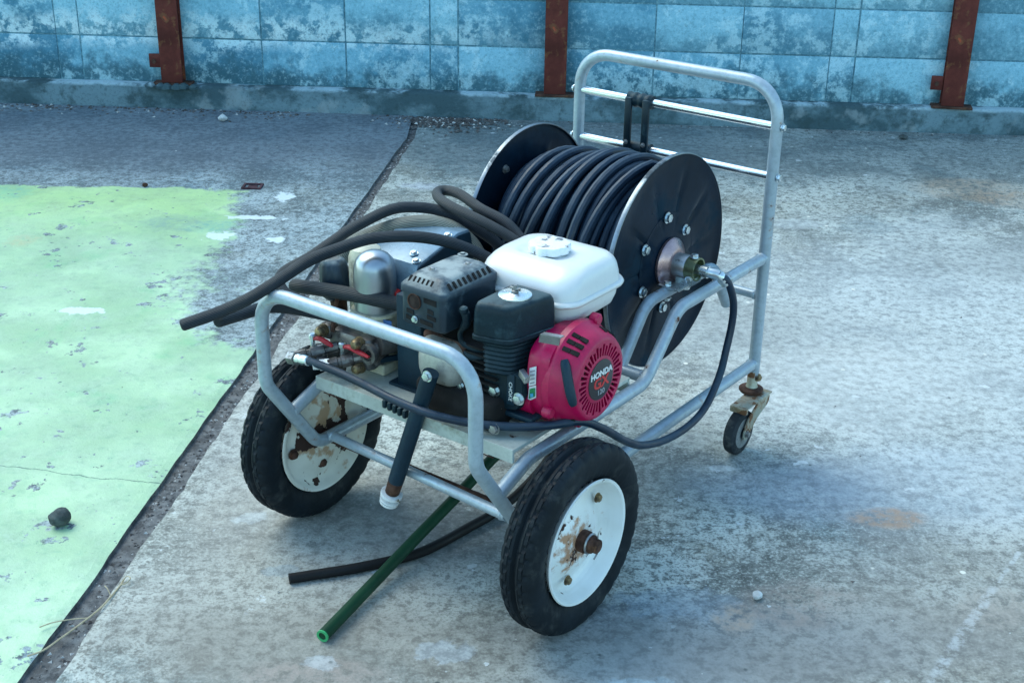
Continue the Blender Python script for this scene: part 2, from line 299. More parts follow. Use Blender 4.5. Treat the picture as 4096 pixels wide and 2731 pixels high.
wv_ = t.mul(t.sub(t.noise(9, 6, .6, vec=p), .5), .045)
cl_ = t.math('ABSOLUTE', t.sub(t.add(xs[1], wv_), t.lin(xs[0], -1.22, -.82, 2.775, 2.695))); cr = t.mul(t.step(cl_, .0026, .0008), t.step(xs[0], -2.2, -1.3))
c = t.mix(t.mul(cr, .75), c, (.05, .12, .10))
t.bump(h, .35, .004)
MAT['green'] = t.done(c, t.fmix(gm, .78, .50), 0, .4)

t = NT('joint_dirt'); p = t.wpos(); a = t.noise(40, 7, .7, vec=p); b = t.noise(7, 4, vec=p)
c = t.mix(t.step(a, .35, .65), (.055, .058, .062), (.200, .205, .205)); c = t.mix(t.mul(t.step(b, .4, .65), .5), c, (.12, .115, .11))
t.bump(a, .8, .008); MAT['dirt'] = t.done(c, .95)
t = NT('far_ground_concrete'); p = t.wpos(); c, h, *_ = concrete_base(t, p, (.22, .245, .265), (.33, .36, .38)); t.bump(h, .4, .006); MAT['farground'] = t.done(c, .85)

t = NT('weathered_block'); p = t.wpos(); xs = t.sep(p); rnd = t.n('ObjectInfo').outputs['Random']
a = t.noise(3.0, 6, .68, vec=p); b = t.noise(15, 6, .70, vec=t.mapv(p, loc=(3, 1, 5))); f = t.noise(62, 4, .7, vec=p); gz = t.noise(170, 2, .6, vec=p)
c = t.mix(t.step(a, .38, .62), (.105, .305, .425), (.235, .495, .620))
c = t.mix(t.mul(t.step(rnd, .45, .95), .65), c, (.37, .66, .76)); c = t.mix(t.mul(t.step(rnd, .35, .05), .45), c, (.08, .23, .33))
right = t.step(xs[0], -.2, 2.4); c = t.mix(t.mul(right, .45), c, (.36, .64, .74))
# moisture line inside each block: the upper half has dried pale, the lower half stays dark, with a ragged edge
fz = t.math('FRACT', t.math('DIVIDE', t.sub(xs[2], .104), .2)); fz = t.add(fz, t.add(t.mul(t.sub(b, .5), 1.5), t.add(t.mul(t.sub(a, .5), 2.2), t.mul(t.sub(rnd, .5), .35))))
wet = t.step(fz, .70, .15); c = t.mix(t.mul(wet, .50), c, t.mix(t.step(f, .42, .6), (.085, .215, .295), (.055, .155, .215)))
zz_ = t.add(xs[2], t.add(t.mul(t.sub(b, .5), .28), t.mul(t.sub(a, .5), .36)))
damp = t.step(zz_, .225, .10); c = t.mix(t.mul(damp, .72), c, t.mix(t.step(f, .42, .6), (.060, .135, .165), (.038, .088, .110)))
# pale salt bloom, thickest just above the second course line
salt = t.mul(t.step(t.math('ABSOLUTE', t.sub(xs[2], t.add(.335, t.mul(t.sub(a, .5), .20)))), .085, .01), t.step(b, .43, .54))
salt = t.mul(salt, t.step(xs[0], .35, -.8)); c = t.mix(t.mul(salt, .95), c, (.70, .86, .90))
salt2 = t.mul(t.step(t.noise(4, 6, .72, vec=t.mapv(p, loc=(8, 2, 2))), .50, .57), t.step(b, .45, .54)); c = t.mix(t.mul(salt2, .60), c, (.52, .75, .82))
c = t.mix(t.mul(t.step(f, .52, .64), .32), c, (.060, .180, .235)); c = t.mix(t.mul(t.step(f, .46, .36), .25), c, (.58, .80, .86)); c = t.mix(t.mul(t.step(gz, .53, .62), .22), c, (.06, .18, .24))
t.bump(t.add(t.mul(f, .6), t.mul(gz, .5)), .45, .004); MAT['block'] = t.done(c, .88, 0, .25)
t = NT('wall_mortar'); p = t.wpos(); f = t.noise(60, 5, .7, vec=p); t.bump(f, .5, .004)
MAT['mortar'] = t.done(t.mix(t.step(f, .4, .65), (.075, .190, .245), (.20, .38, .44)), .95)
t = NT('stained_footing'); p = t.wpos(); xs = t.sep(p); a = t.noise(2.6, 7, .66, vec=t.mapv(p, scale=(1, 1, 1.6))); b = t.noise(14, 7, .7, vec=p); f = t.noise(80, 4, .7, vec=p)
c = t.mix(t.step(a, .42, .58), (.055, .100, .115), (.155, .240, .270)); c = t.mix(t.mul(t.step(b, .50, .64), .65), c, (.035, .064, .068))
c = t.mix(t.mul(t.step(t.noise(5, 5, vec=t.mapv(p, loc=(4, 4, 1))), .58, .66), .6), c, (.27, .33, .34)); 
top = t.mul(t.step(t.add(xs[2], t.mul(b, .03)), .108, .122), t.step(a, .46, .53)); c = t.mix(t.mul(top, .75), c, (.45, .60, .66))
c = t.mix(t.mul(t.step(f, .5, .7), .4), c, (.04, .06, .065)); t.bump(t.add(b, f), .6, .006); MAT['footing'] = t.done(c, .92, 0, .25)
MAT['post'] = paint('rust_red_steel', (.135, .023, .015), .75, .05, .4, 7, grime=(.050, .014, .014), grime_thr=.52, grime_scale=6, chip=(.26, .05, .022), chip_thr=.60, chip_scale=12, bump=.5, bdist=.003)

# ------------------------------------------------------------------ mesh helpers
class MB:
    def __init__(s): s.v = []; s.f = []; s.mi = []; s.uv = {}; s.cur = 0
    def vert(s, p): s.v.append(V(p)); return len(s.v) - 1
    def face(s, idx, uv=None):
        s.f.append(tuple(idx)); s.mi.append(s.cur)
        if uv: s.uv[len(s.f) - 1] = uv
    def loft(s, loops, closed=True, cap0=True, cap1=True, uvs=None):
        """loops: list of equal length point lists"""
        ids = [[s.vert(p) for p in l] for l in loops]; n = len(ids[0])
        for a in range(len(ids) - 1):
            for i in range(n if closed else n - 1):
                j = (i + 1) % n
                uv = None
                if uvs: uv = [(i / n, uvs[a]), ((i + 1) / n, uvs[a]), ((i + 1) / n, uvs[a + 1]), (i / n, uvs[a + 1])]
                s.face((ids[a][i], ids[a][j], ids[a + 1][j], ids[a + 1][i]), uv)
        if cap0: s.face(list(reversed(ids[0])))
        if cap1: s.face(ids[-1])
        return ids
    def sweep(s, pts, r, n=12, cap=True, squash=None, up=None):
        pts = [V(p) for p in pts]
        T = []
        for i in range(len(pts)):
            a = pts[max(0, i - 1)]; b = pts[min(len(pts) - 1, i + 1)]
            T.append((b - a).normalized())
        ref = V(up) if up else (V((0, 0, 1)) if abs(T[0].z) < .9 else V((1, 0, 0)))
        nrm = (ref - T[0] * ref.dot(T[0])).normalized()
        loops = []; acc = 0; uvs = []
        for i, p in enumerate(pts):
            if i:
                q = T[i - 1].rotation_difference(T[i]); nrm = q @ nrm
                nrm = (nrm - T[i] * nrm.dot(T[i])).normalized(); acc += (pts[i] - pts[i - 1]).length
            bn = T[i].cross(nrm); rr = r[i] if isinstance(r, (list, tuple)) else r
            k = squash or 1.0
            loops.append([p + (nrm * math.cos(2 * PI * j / n) * k + bn * math.sin(2 * PI * j / n)) * rr for j in range(n)])
            uvs.append(acc)
        s.loft(loops, True, cap, cap, uvs)
    def lathe(s, prof, c, axis='x', n=32, cap0=False, cap1=False, off=None):
        """prof: (along, radius); off(i,j)->(d_along,d_radius)"""
        c = V(c); loops = []
        for j, (a, r) in enumerate(prof):
            L = []
            for i in range(n):
                da, dr = off(i, j) if off else (0, 0)
                th = 2 * PI * i / n; u, w = math.cos(th) * (r + dr), math.sin(th) * (r + dr)
                L.append(c + (V((a + da, u, w)) if axis == 'x' else V((w, a + da, u)) if axis == 'y' else V((u, w, a + da))))
            loops.append(L)
        s.loft(loops, True, cap0, cap1)
    def lathe_dir(s, prof, c, d, n=20, cap0=True, cap1=True):
        c = V(c); d = V(d).normalized(); u = d.orthogonal().normalized(); w = d.cross(u)
        s.loft([[c + d * a + (u * math.cos(2 * PI * i / n) + w * math.sin(2 * PI * i / n)) * r for i in range(n)] for a, r in prof], True, cap0, cap1)
    def box(s, lo, hi, bev=0.0):
        lo = V(lo); hi = V(hi)
        if bev <= 0:
            ids = [s.vert((x, y, z)) for z in (lo.z, hi.z) for y in (lo.y, hi.y) for x in (lo.x, hi.x)]
            for q in ((0, 2, 3, 1), (4, 5, 7, 6), (0, 1, 5, 4), (2, 6, 7, 3), (0, 4, 6, 2), (1, 3, 7, 5)): s.face([ids[k] for k in q])
            return
        cx, cy = (lo.x + hi.x) / 2, (lo.y + hi.y) / 2; hx, hy = (hi.x - lo.x) / 2, (hi.y - lo.y) / 2
        b = min(bev, hx * .95, hy * .95, (hi.z - lo.z) * .48)
        def rr(z, ins): return [V((x, y, z)) for x, y in rrect(cx, cy, hx - ins, hy - ins, b, 3)]
        s.loft([rr(lo.z, b), rr(lo.z + b * .3, b * .3), rr(lo.z + b, 0), rr(hi.z - b, 0), rr(hi.z - b * .3, b * .3), rr(hi.z, b)])
    def obox(s, c, ax, ay, az, bev=0):
        """oriented box: centre, three half-vectors"""
        c, ax, ay, az = V(c), V(ax), V(ay), V(az)
        ids = [s.vert(c + ax * i + ay * j + az * k) for k in (-1, 1) for j in (-1, 1) for i in (-1, 1)]
        for q in ((0, 2, 3, 1), (4, 5, 7, 6), (0, 1, 5, 4), (2, 6, 7, 3), (0, 4, 6, 2), (1, 3, 7, 5)): s.face([ids[k] for k in q])
    def build(s, name, mats, parent=None, off=V((0, 0, 0)), smooth=True, sharp=.62, bevel=0.0):
        me = bpy.data.meshes.new(name); o = V(off)
        me.from_pydata([tuple(v + o) for v in s.v], [], s.f)
        if not isinstance(mats, (list, tuple)): mats = [mats]
        for m in mats: me.materials.append(MAT[m] if isinstance(m, str) else m)
        me.polygons.foreach_set('material_index', s.mi)
        if s.uv:
            ul = me.uv_layers.new(name='UVMap')
            for fi, uv in s.uv.items():
                pl = me.polygons[fi]
                for k, li in enumerate(pl.loop_indices): ul.data[li].uv = uv[k]
        bm = bmesh.new(); bm.from_mesh(me)
        bmesh.ops.recalc_face_normals(bm, faces=bm.faces)
        if bevel > 0:
            es = [e for e in bm.edges if e.is_manifold and e.calc_face_angle(0) > .5]
            bmesh.ops.bevel(bm, geom=es, offset=bevel, segments=2, affect='EDGES', profile=.6, clamp_overlap=True)
        for f in bm.faces: f.smooth = smooth
        if smooth:
            for e in bm.edges:
                if e.is_manifold and e.calc_face_angle(0) > sharp: e.smooth = False
        bm.to_mesh(me); bm.free(); me.update()
        ob = bpy.data.objects.new(name, me); COL.objects.link(ob)
        if parent: ob.parent = parent
        return ob

def rrect(cx, cy, hx, hy, r, n=5):
    r = min(r, hx, hy); out = []
    for (sx, sy, a0) in ((1, 1, 0), (-1, 1, PI / 2), (-1, -1, PI), (1, -1, 1.5 * PI)):
        for k in range(n + 1):
            a = a0 + PI / 2 * k / n
            out.append((cx + sx * (hx - r) + r * math.cos(a), cy + sy * (hy - r) + r * math.sin(a)))
    return out
def rpoly(pts, r, n=4):
    """rounded 2-D polygon with corner radius"""
    out = []; m = len(pts)
    for i in range(m):
        p = V((*pts[i], 0)); a = V((*pts[i - 1], 0)); b = V((*pts[(i + 1) % m], 0))
        da = (a - p); db = (b - p); k = min(r, da.length * .45, db.length * .45)
        A = p + da.normalized() * k; B = p + db.normalized() * k
        for j in range(n + 1):
            u = j / n; q = A * (1 - u) ** 2 + p * 2 * u * (1 - u) + B * u * u
            out.append((q.x, q.y))
    return out
def fillet(pts, rad, n=7, closed=False):
    pts = [V(p) for p in pts]; out = [pts[0]]
    for i in range(1, len(pts) - 1):
        p, a, b = pts[i], pts[i - 1], pts[i + 1]; r = rad[i] if isinstance(rad, (list, tuple)) else rad
        da, db = (a - p), (b - p); ang = da.angle(db); k = min(r / max(math.tan(ang / 2), .05), da.length * .48, db.length * .48)
        A = p + da.normalized() * k; B = p + db.normalized() * k
        for j in range(n + 1):
            u = j / n; w = .5 + .2; 
            q = (A * (1 - u) ** 2 + p * 2 * u * (1 - u) * .8 + B * u * u) / ((1 - u) ** 2 + 2 * u * (1 - u) * .8 + u * u)
            out.append(q)
    out.append(pts[-1]); return out
def catmull(pts, n=8):
    pts = [V(p) for p in pts]; P_ = [pts[0] * 2 - pts[1]] + pts + [pts[-1] * 2 - pts[-2]]; out = []
    for i in range(1, len(P_) - 2):
        a, b, c, d = P_[i - 1:i + 3]
        for k in range(n):
            t = k / n
            out.append(.5 * (2 * b + (c - a) * t + (2 * a - 5 * b + 4 * c - d) * t * t + (3 * b - a - 3 * c + d) * t ** 3))
    out.append(pts[-1]); return out
def tag(o, label, cat=None, group=None, kind=None):
    if label: o['label'] = label
    if cat: o['category'] = cat
    if group: o['group'] = group
    if kind: o['kind'] = kind
    return o
def empty(name, loc, rz=0, size=.1):
    o = bpy.data.objects.new(name, None); o.empty_display_size = size; COL.objects.link(o); o.location = loc; o.rotation_euler = (0, 0, rz); return o
def copy_of(o, parent=None):
    c = o.copy(); COL.objects.link(c); c.parent = parent or o.parent; return c
def text_mesh(name, body, size, mat, parent, mtx, extrude=.0004, bold=0.0, align='CENTER', sx=1.0):
    cu = bpy.data.curves.new(name, 'FONT'); cu.body = body; cu.size = size; cu.extrude = extrude; cu.offset = bold; cu.align_x = align; cu.align_y = 'CENTER'; cu.resolution_u = 3
    tmp = bpy.data.objects.new(name + '_tmp', cu); COL.objects.link(tmp)
    dg = bpy.context.evaluated_depsgraph_get(); me = bpy.data.meshes.new_from_object(tmp.evaluated_get(dg))
    bpy.data.objects.remove(tmp); me.transform(Matrix.Diagonal((sx, 1, 1, 1))); me.transform(mtx); me.materials.clear(); me.materials.append(MAT[mat]); me.name = name
    ob = bpy.data.objects.new(name, me); COL.objects.link(ob); ob.parent = parent; return ob

# ================================================================== SETTING
# ground, slabs, joint
JX0, JY0, JK = -.448, 5.605, .1183        # left edge of the joint: x = JX0 + (y-JY0)*JK
def jl(y): return JX0 + (y - JY0) * JK
def jr(y): return jl(y) + .066 - (y - 2) * .0095
b = MB(); b.box((-60, -60, -.40), (60, 60, -.06)); tag(b.build('ground', 'farground', smooth=False), None, None, None, 'structure')
def wall_y(x): return 5.87 - .06 * x
def slab(name, mat, left):
    b = MB(); ys = [-6 + i * .04 for i in range(int((5.6 + 6) / .04))]; rows = []
    rnd = random.Random(3 if left else 5)
    top = .004 if left else .0
    jit = 0
    E0 = []
    for y in ys:
        jit = jit * .7 + rnd.uniform(-1, 1) * (.0022 if left else .0050)
        E0.append((jl(y) if left else jr(y)) + jit)
    X = -9 if left else 9
    a = [b.vert((X, y, top)) for y in ys]; m = [b.vert((e + (-.02 if left else .02), y, top)) for e, y in zip(E0, ys)]
    e1 = [b.vert((e, y, top - .002)) for e, y in zip(E0, ys)]; e2 = [b.vert((e + (.003 if left else -.006), y, -.05)) for e, y in zip(E0, ys)]
    for q_, (L, M_) in enumerate(((a, m), (m, e1), (e1, e2))):
        b.cur = 1 if q_ == 2 else 0
        for i in range(len(ys) - 1): b.face((L[i], M_[i], M_[i + 1], L[i + 1]))
    b.cur = 0
    yl = ys[-1]
    p0 = b.vert((X, wall_y(X) + .02, top)); p1 = b.vert((E0[-1], wall_y(E0[-1]) + .02, top)); b.face((a[-1], m[-1], e1[-1], p1, p0))
    return tag(b.build(name, [mat, 'dirt'], smooth=False), None, None, None, 'structure')
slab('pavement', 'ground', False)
slab('painted_pavement', 'green', True)
b = MB(); b.box((-1.9, -6, -.055), (.3, 5.9, -.009)); tag(b.build('joint_bed', 'dirt', smooth=False), None, None, None, 'structure')
# debris in the joint and along the wall: uncountable chips
def chips(name, spots, mats, label):
    b = MB(); rnd = random.Random(11)
    for (x, y, z, s, mi) in spots:
        b.cur = mi; a = rnd.uniform(0, 6.28); h = s * rnd.uniform(.3, .7)
        pts = [V((x + math.cos(a + k * 2.1) * s * rnd.uniform(.6, 1.2), y + math.sin(a + k * 2.1) * s * rnd.uniform(.6, 1.2), z)) for k in range(3)]
        top = V((x + rnd.uniform(-.3, .3) * s, y + rnd.uniform(-.3, .3) * s, z + h))
        i = [b.vert(p) for p in pts] + [b.vert(top)]
        for q in ((0, 1, 3), (1, 2, 3), (2, 0, 3), (0, 2, 1)): b.face([i[k] for k in q])
    return tag(b.build(name, mats, smooth=False), label, 'debris', None, 'stuff')
rnd = random.Random(21); sp = []
for _ in range(2600):
    y = rnd.uniform(1.2, 5.6); u = rnd.random(); sp.append((jl(y) + .006 + u * (jr(y) - jl(y) - .012), y, -.010, rnd.choice((.0015, .002, .003, .004, .006, .008)), 1 if rnd.random() < .22 else 0))
chips('joint_grit', sp, ['litter', 'palelitter'], 'dark grit and pale chips lying in the joint between the slabs')
sp = []
for _ in range(900):
    x = rnd.gauss(-.32, .13); y = wall_y(x) - abs(rnd.gauss(.03, .075)) - .01; sp.append((x, y, .002, rnd.choice((.004, .006, .009, .012)), 1 if rnd.random() < .12 else 0))
for _ in range(420):
    x = rnd.uniform(-2.6, -.9); y = wall_y(x) - abs(rnd.gauss(0, .06)) - .01; sp.append((x, y, .004, rnd.choice((.003, .005, .008, .011)), 1 if rnd.random() < .12 else 0))
for _ in range(180):
    x = rnd.uniform(-.7, 2.8); y = wall_y(x) - abs(rnd.gauss(0, .04)) - .01; sp.append((x, y, .002, rnd.choice((.003, .005, .006)), 1 if rnd.random() < .4 else 0))
chips('leaf_litter', sp, ['litter', 'palelitter'], 'heap of dry leaf litter and chips at the foot of the wall')
sp = []
for _ in range(170):
    x = rnd.uniform(-1.9, 2.0); y = rnd.uniform(1.9, 5.6); sp.append((x, y, .0045 if x < jl(y) else .0005, rnd.choice((.002, .003, .003, .005)), 1 if rnd.random() < .6 else 0)) if not (jl(y) - .01 < x < jr(y) + .01) else None
chips('scattered_chips', sp, ['litter', 'palelitter'], 'tiny stone chips scattered over the concrete')

# ---- block wall (top-level), each block a part
WZ = -math.atan(.06)
wall = empty('block_wall', (0, 5.87, 0), WZ, .3)
tag(wall, 'weathered blue-grey concrete block wall on a low footing behind the cart', 'wall')
JT = [-4.30, -3.92, -3.54, -3.16, -2.79, -2.41, -2.035, -1.928, -1.51, -1.119, -.748, -.379, -.257, .163, .59, .959, 1.335, 1.444, 1.85, 2.26, 2.64, 3.02, 3.13, 3.51, 3.9, 4.3]
rnd = random.Random(4); shared = {}
for k in range(9):
    z0 = .104 + .2 * k
    for i in range(len(JT) - 1):
        w = JT[i + 1] - JT[i]; key = (round(w, 2), rnd.randrange(3))
        if key not in shared:
            b = MB(); hw = w / 2 - .003; r2 = random.Random(hash(key) % 1000)
            b.box((-hw, 0, .003), (hw, .095, .197), .003)
            ob = b.build('block', 'block', wall, sharp=1.0); shared[key] = ob.data; 
        else:
            ob = bpy.data.objects.new('block', shared[key]); COL.objects.link(ob); ob.parent = wall
        ob.location = ((JT[i] + JT[i + 1]) / 2, .058 + rnd.uniform(-.0025, .0025), z0); ob.rotation_euler = (0, 0, rnd.uniform(-.004, .004))
b = MB(); b.box((-4.3, .0615, .09), (4.3, .150, 1.90)); b.build('mortar', 'mortar', wall, smooth=False)
b = MB(); rnd = random.Random(9); N = 150; A_ = []; B_ = []; C_ = []; D_ = []; jz = 0
for i in range(N + 1):
    x = -4.3 + 8.6 * i / N; jz = jz * .8 + rnd.uniform(-.003, .003)
    A_.append(b.vert((x, rnd.uniform(-.002, .002), -.10))); B_.append(b.vert((x, rnd.uniform(-.003, .002), .096 + jz))); C_.append(b.vert((x, .008 + rnd.uniform(0, .004), .106 + jz * .7))); D_.append(b.vert((x, .15, .107)))
for P0, P1 in ((A_, B_), (B_, C_), (C_, D_)):
    for i in range(N): b.face((P0[i], P0[i + 1], P1[i + 1], P1[i]))
b.build('footing', 'footing', wall, sharp=1.2)
# ---- rusty posts in front of the wall
def post(x, label, bracket, turn):
    wv = V((0, 5.87, 0)) + Matrix.Rotation(WZ, 3, 'Z') @ V((x, -.004, .107))
    t_ = empty('steel_post', wv, WZ + turn); tag(t_, label, 'post', 'steel posts along the wall')
    b = MB(); b.box((-.047, .000, .012), (.047, .007, 1.75), .002); b.build('flange', 'post', t_)
    b = MB(); b.box((-.004, .007, .012), (.004, .050, 1.75)); b.build('web', 'post', t_, smooth=False)
    b = MB(); b.box((-.047, .050, .012), (.047, .055, 1.75), .0015); b.build('flange', 'post', t_)
    b = MB(); b.box((-.085, -.006, 0), (.085, .056, .011), .002); b.build('base_plate', 'rustmetal', t_)
    if bracket:
        b = MB(); b.box((-.098, .014, .075), (-.0475, .022, .135), .002); o = b.build('bracket', 'post', t_)
        b = MB(); b.lathe_dir([(0, .010), (.008, .010)], (-.075, .014, .103), (0, -1, 0), 6); b.build('bolt', 'rustmetal', o, smooth=False)
    return t_
post(-1.512, 'leftmost rusty red steel post with a square bracket on its side', True, .03)
post(.168, 'middle rusty red steel post just left of the cart handle', False, 0)
post(1.862, 'rightmost rusty red steel post with a bolted bracket at its foot', True, -.10)
# low rubble round the foot of the left post
b = MB(); rnd = random.Random(31)
for k in range(6):
    x = -1.60 + k * .035 + rnd.uniform(-.01, .01); b.lathe([(0, .028 * rnd.uniform(.7, 1.2)), (.012, .024), (.022, .008)], (x, -.014, .095 + rnd.uniform(0, .012)), 'z', 7, True, True)
b.build('mortar_lump', 'footing', wall, smooth=False)

# ================================================================== CART
YAW = math.radians(-36.8355); O3 = V((.1458627, 2.1853868, 0)); OFF = V((.39, -.35, 0))
RM = Matrix.Rotation(YAW, 3, 'Z')
def cw(p): return O3 + RM @ V(p)          # cart coordinates -> world
cart = empty('pressure_washer_cart', cw((-.39, .35, 0)), YAW, .3)
tag(cart, 'silver tube-framed pressure washer cart with red engine and black hose reel', 'pressure washer')
def cb(b, name, mat, parent=None, **k): return b.build(name, mat, parent or cart, OFF, **k)
XL, XR, TR = -.655, -.125, .0136

# ---- frame
def both(f):
    for x in (XL, XR): f(x)
hoop = [(XR, .89, .198), (XR, -.045, .198), (XR, -.178, .385), (XR, -.178, .588), (XL, -.178, .588), (XL, -.178, .385), (XL, -.045, .198), (XL, .89, .198)]
b = MB(); b.sweep(fillet(hoop, [0, .045, .06, .075, .075, .06, .045, 0], 8), TR, 16); cb(b, 'hoop_tube', 'silver')
for x in (XL, XR):
    b = MB(); b.sweep(fillet([(x, -.118, .296), (x, -.02, .334), (x, .385, .336), (x, .505, .466), (x, .885, .466)], .06, 8), TR, 14); cb(b, 'rail', 'silver')
    sgn = 1 if x == XR else -1; xs_ = x - sgn * .072
    b = MB(); b.sweep(fillet([(xs_, .402, .342), (xs_, .495, .462), (xs_, .78, .462), (xs_, .86, .342)], .06, 8), TR * .95, 14); cb(b, 'reel_support_tube', 'silver')
    b = MB(); b.sweep([(x - sgn * .006, .402, .340), (xs_ - sgn * .012, .402, .340)], TR * .95, 14); cb(b, 'support_stub', 'silver')
b = MB(); b.sweep([(XL + .005, -.012, .205), (XR - .005, -.078, .235)], .0108, 14); cb(b, 'cross_tube', 'silver')
b = MB(); b.sweep([(XL + .01, .89, .370), (XR - .01, .89, .370)], .0105, 14); cb(b, 'cross_tube', 'silver')
b = MB(); b.sweep(fillet([(XR, .89, .165), (XR, .89, .868), (XL, .89, .868), (XL, .89, .165)], [0, .085, .085, 0], 10), TR * 1.02, 16); cb(b, 'handle_tube', 'silver')
def hexbolt_mesh(r=.0075, h=.006):
    b = MB(); b.lathe([(0, r * 1.35), (.0015, r * 1.35)], (0, 0, 0), 'x', 16, True, True)
    b.lathe([(.0015, r), (.0015 + h, r), (.002 + h, r * .8)], (0, 0, 0), 'x', 6, True, True); return b
bolt0 = None
def bolt(parent, p, d=(1, 0, 0), s=1.0, mat='zinc', name='bolt'):
    global bolt0
    if bolt0 is None: bolt0 = {}
    if mat not in bolt0:
        o = hexbolt_mesh().build(name, mat, parent, sharp=.4); bolt0[mat] = o.data
    else:
        o = bpy.data.objects.new(name, bolt0[mat]); COL.objects.link(o); o.parent = parent
    o.location = V(p) + OFF; o.scale = (s, s, s); o.rotation_mode = 'QUATERNION'; o.rotation_quaternion = V(d).to_track_quat('X', 'Z'); return o
for z in (.775, .660):
    b = MB(); b.sweep([(XL + .009, .89, z), (XR - .009, .89, z)], .0092, 14); cb(b, 'handle_bar', 'bright')
    bolt(cart, (XR + TR, .89, z), (1, 0, 0), .95); bolt(cart, (XL - TR, .89, z), (-1, 0, 0), .95)
# black hose clip strapped over the two handle bars
b = MB(); b.sweep([(-.512 + .066 * i / 24, .89, .775) for i in range(25)], [.0168 + .0013 * math.cos(i / 24 * 2 * PI * 3.5) for i in range(25)], 18)
clip = cb(b, 'hose_clip', 'plastic')
b = MB(); b.sweep([(-.512, .89, .660), (-.446, .89, .660)], .0155, 18); cb(b, 'sleeve', 'plastic', clip)
for x in (-.503, -.455):
    b = MB(); b.box((x - .009, .868, .652), (x + .009, .878, .783), .003); cb(b, 'strap', 'plastic', clip)
    bolt(clip, (x, .868, .676), (0, -1, 0), .6, 'steel', 'rivet')
def weld(c, d, r):
    b = MB(); n = 22; d = V(d).normalized(); u = d.orthogonal().normalized(); w = d.cross(u); rr = random.Random(int(abs(c[1]) * 1e4)); L = []
    for a, k in ((-.0035, .96), (-.001, 1.13), (.0012, 1.12), (.0038, .96)): L.append([V(c) + d * a + (u * math.cos(2 * PI * i / n) + w * math.sin(2 * PI * i / n)) * r * (k + rr.uniform(-.03, .05)) for i in range(n)])
    b.loft(L); cb(b, 'weld_bead', 'silver')
for x in (XL, XR):
    weld((x, .874, .198), (0, 1, 0), TR); weld((x, .874, .466), (0, 1, 0), TR); weld((x, -.112, .299), (0, 1, .4), TR)
    s = 1 if x == XR else -1; weld((x - s * .016, .89, .370), (1, 0, 0), .0105); weld((x - s * .0165, .402, .340), (1, 0, 0), TR * .95)
weld((XR - .015, -.077, .2345), (1, -.12, .06), .0108); weld((XL + .016, -.014, .206), (1, -.12, .06), .0108)
# ---- tray
b = MB(); b.box((-.643, -.050, .352), (-.137, .345, .360)); b.box((-.643, -.053, .332), (-.137, -.047, .3605)); b.box((-.643, .339, .326), (-.137, .3455, .3605))
tray = cb(b, 'tray', 'tray', smooth=False, bevel=.0012)
b = MB()
for (x, y, l) in ((-.62, -.055, .05), (-.22, -.055, .04)):
    b = MB(); b.box((x, y - .0008, .330), (x + l, y + .0016, .331)); cb(b, 'weld_bead', 'rustmetal', tray)

# ---- wheels
def tyre_mesh(xc, hw=.038, rin=.122, n=216):
    half = [(.66, rin), (.84, .132), (.97, .150), (1, .164), (.965, .173), (.90, .1795), (.80, .1840), (.70, .1868), (.60, .1885), (.56, .1865), (.53, .1890), (.36, .1893), (.33, .1872), (.29, .1888), (.17, .1868), (.10, .1815), (.04, .1790)]
    prof = [(-a, r) for a, r in half] + [(a, r) for a, r in reversed(half)]
    def off(i, j):
        a, r = prof[j]; s = 3 if a > 0 else 0
        if .79 <= abs(a) <= .97 and (i + s) % 6 in (0, 1): return (0, -.0028)
        if .57 <= abs(a) <= .72 and (i + s) % 6 == 0: return (0, -.0042)
        if .34 < abs(a) < .54 and (i + s) % 6 in (2, 3): return ((.0 if (i + s) % 6 == 2 else .002), -.0036)
        if .16 < abs(a) < .31 and (i + s) % 12 == 5: return (0, -.004)
        return (0, 0)
    b = MB(); b.lathe([(a * hw, r) for a, r in prof], (xc, 0, .19), 'x', n, False, False, off); return b
def wheel(x_out, sgn, rimmat):
    """x_out: plane of the outer face, sgn: +1 outside points to +x"""
    b = MB()
    pr = [(-.070, .118), (-.067, .126), (-.064, .122), (-.058, .112), (-.040, .106), (-.020, .110), (-.010, .118), (.002, .1255), (.0045, .1240), (.0030, .1190), (-.006, .1150), (-.020, .1115), (-.032, .1060), (-.036, .098), (-.033, .088), (-.024, .072), (-.015, .056), (-.011, .042), (-.012, .022), (-.012, .012)]
    b.lathe([(a * sgn, r) for a, r in pr], (x_out, 0, .19), 'x', 56, sgn > 0, True)
    if sgn < 0:      # the inner face of the left wheel is what one sees: a dished disc close to it
        b.lathe([(.074, .1245), (.072, .119), (.062, .114), (.053, .104), (.054, .085), (.062, .066), (.064, .045), (.060, .032), (.062, .012)], (x_out, 0, .19), 'x', 56, False, True)
    w = cb(b, 'wheel', rimmat, sharp=.8)
    cb(tyre_mesh(x_out - sgn * .034), 'tyre', 'tyre', w, sharp=.5)
    return w
wr = wheel(0.0, 1, 'rimR'); wl = wheel(-.744, -1, 'rimL')
tag(wr, 'right wheel with bright white rim and rust bleeding from the hub'); tag(wl, 'left wheel whose cream rim has a large flaked rust patch')
b = MB(); b.lathe([(-.012, .022), (.0, .022), (.002, .0185), (.014, .0175), (.016, .0145), (.025, .014), (.027, .011)], (0, 0, .19), 'x', 24, True, True); cb(b, 'hub_cap', 'rustmetal', wr)
b = MB(); b.lathe([(.005, .0195), (.0075, .0212), (.010, .0195)], (0, 0, .19), 'x', 24, True, True); cb(b, 'washer', 'steel', wr)
b = MB(); b.sweep(fillet([(.021, .004, .172), (.021, .004, .212), (.021, .010, .218), (.021, .014, .209)], .006), .0016, 6); b.sweep([(.021, .004, .172), (.019, -.004, .162)], .0016, 6); cb(b, 'cotter_pin', 'steel', wr)
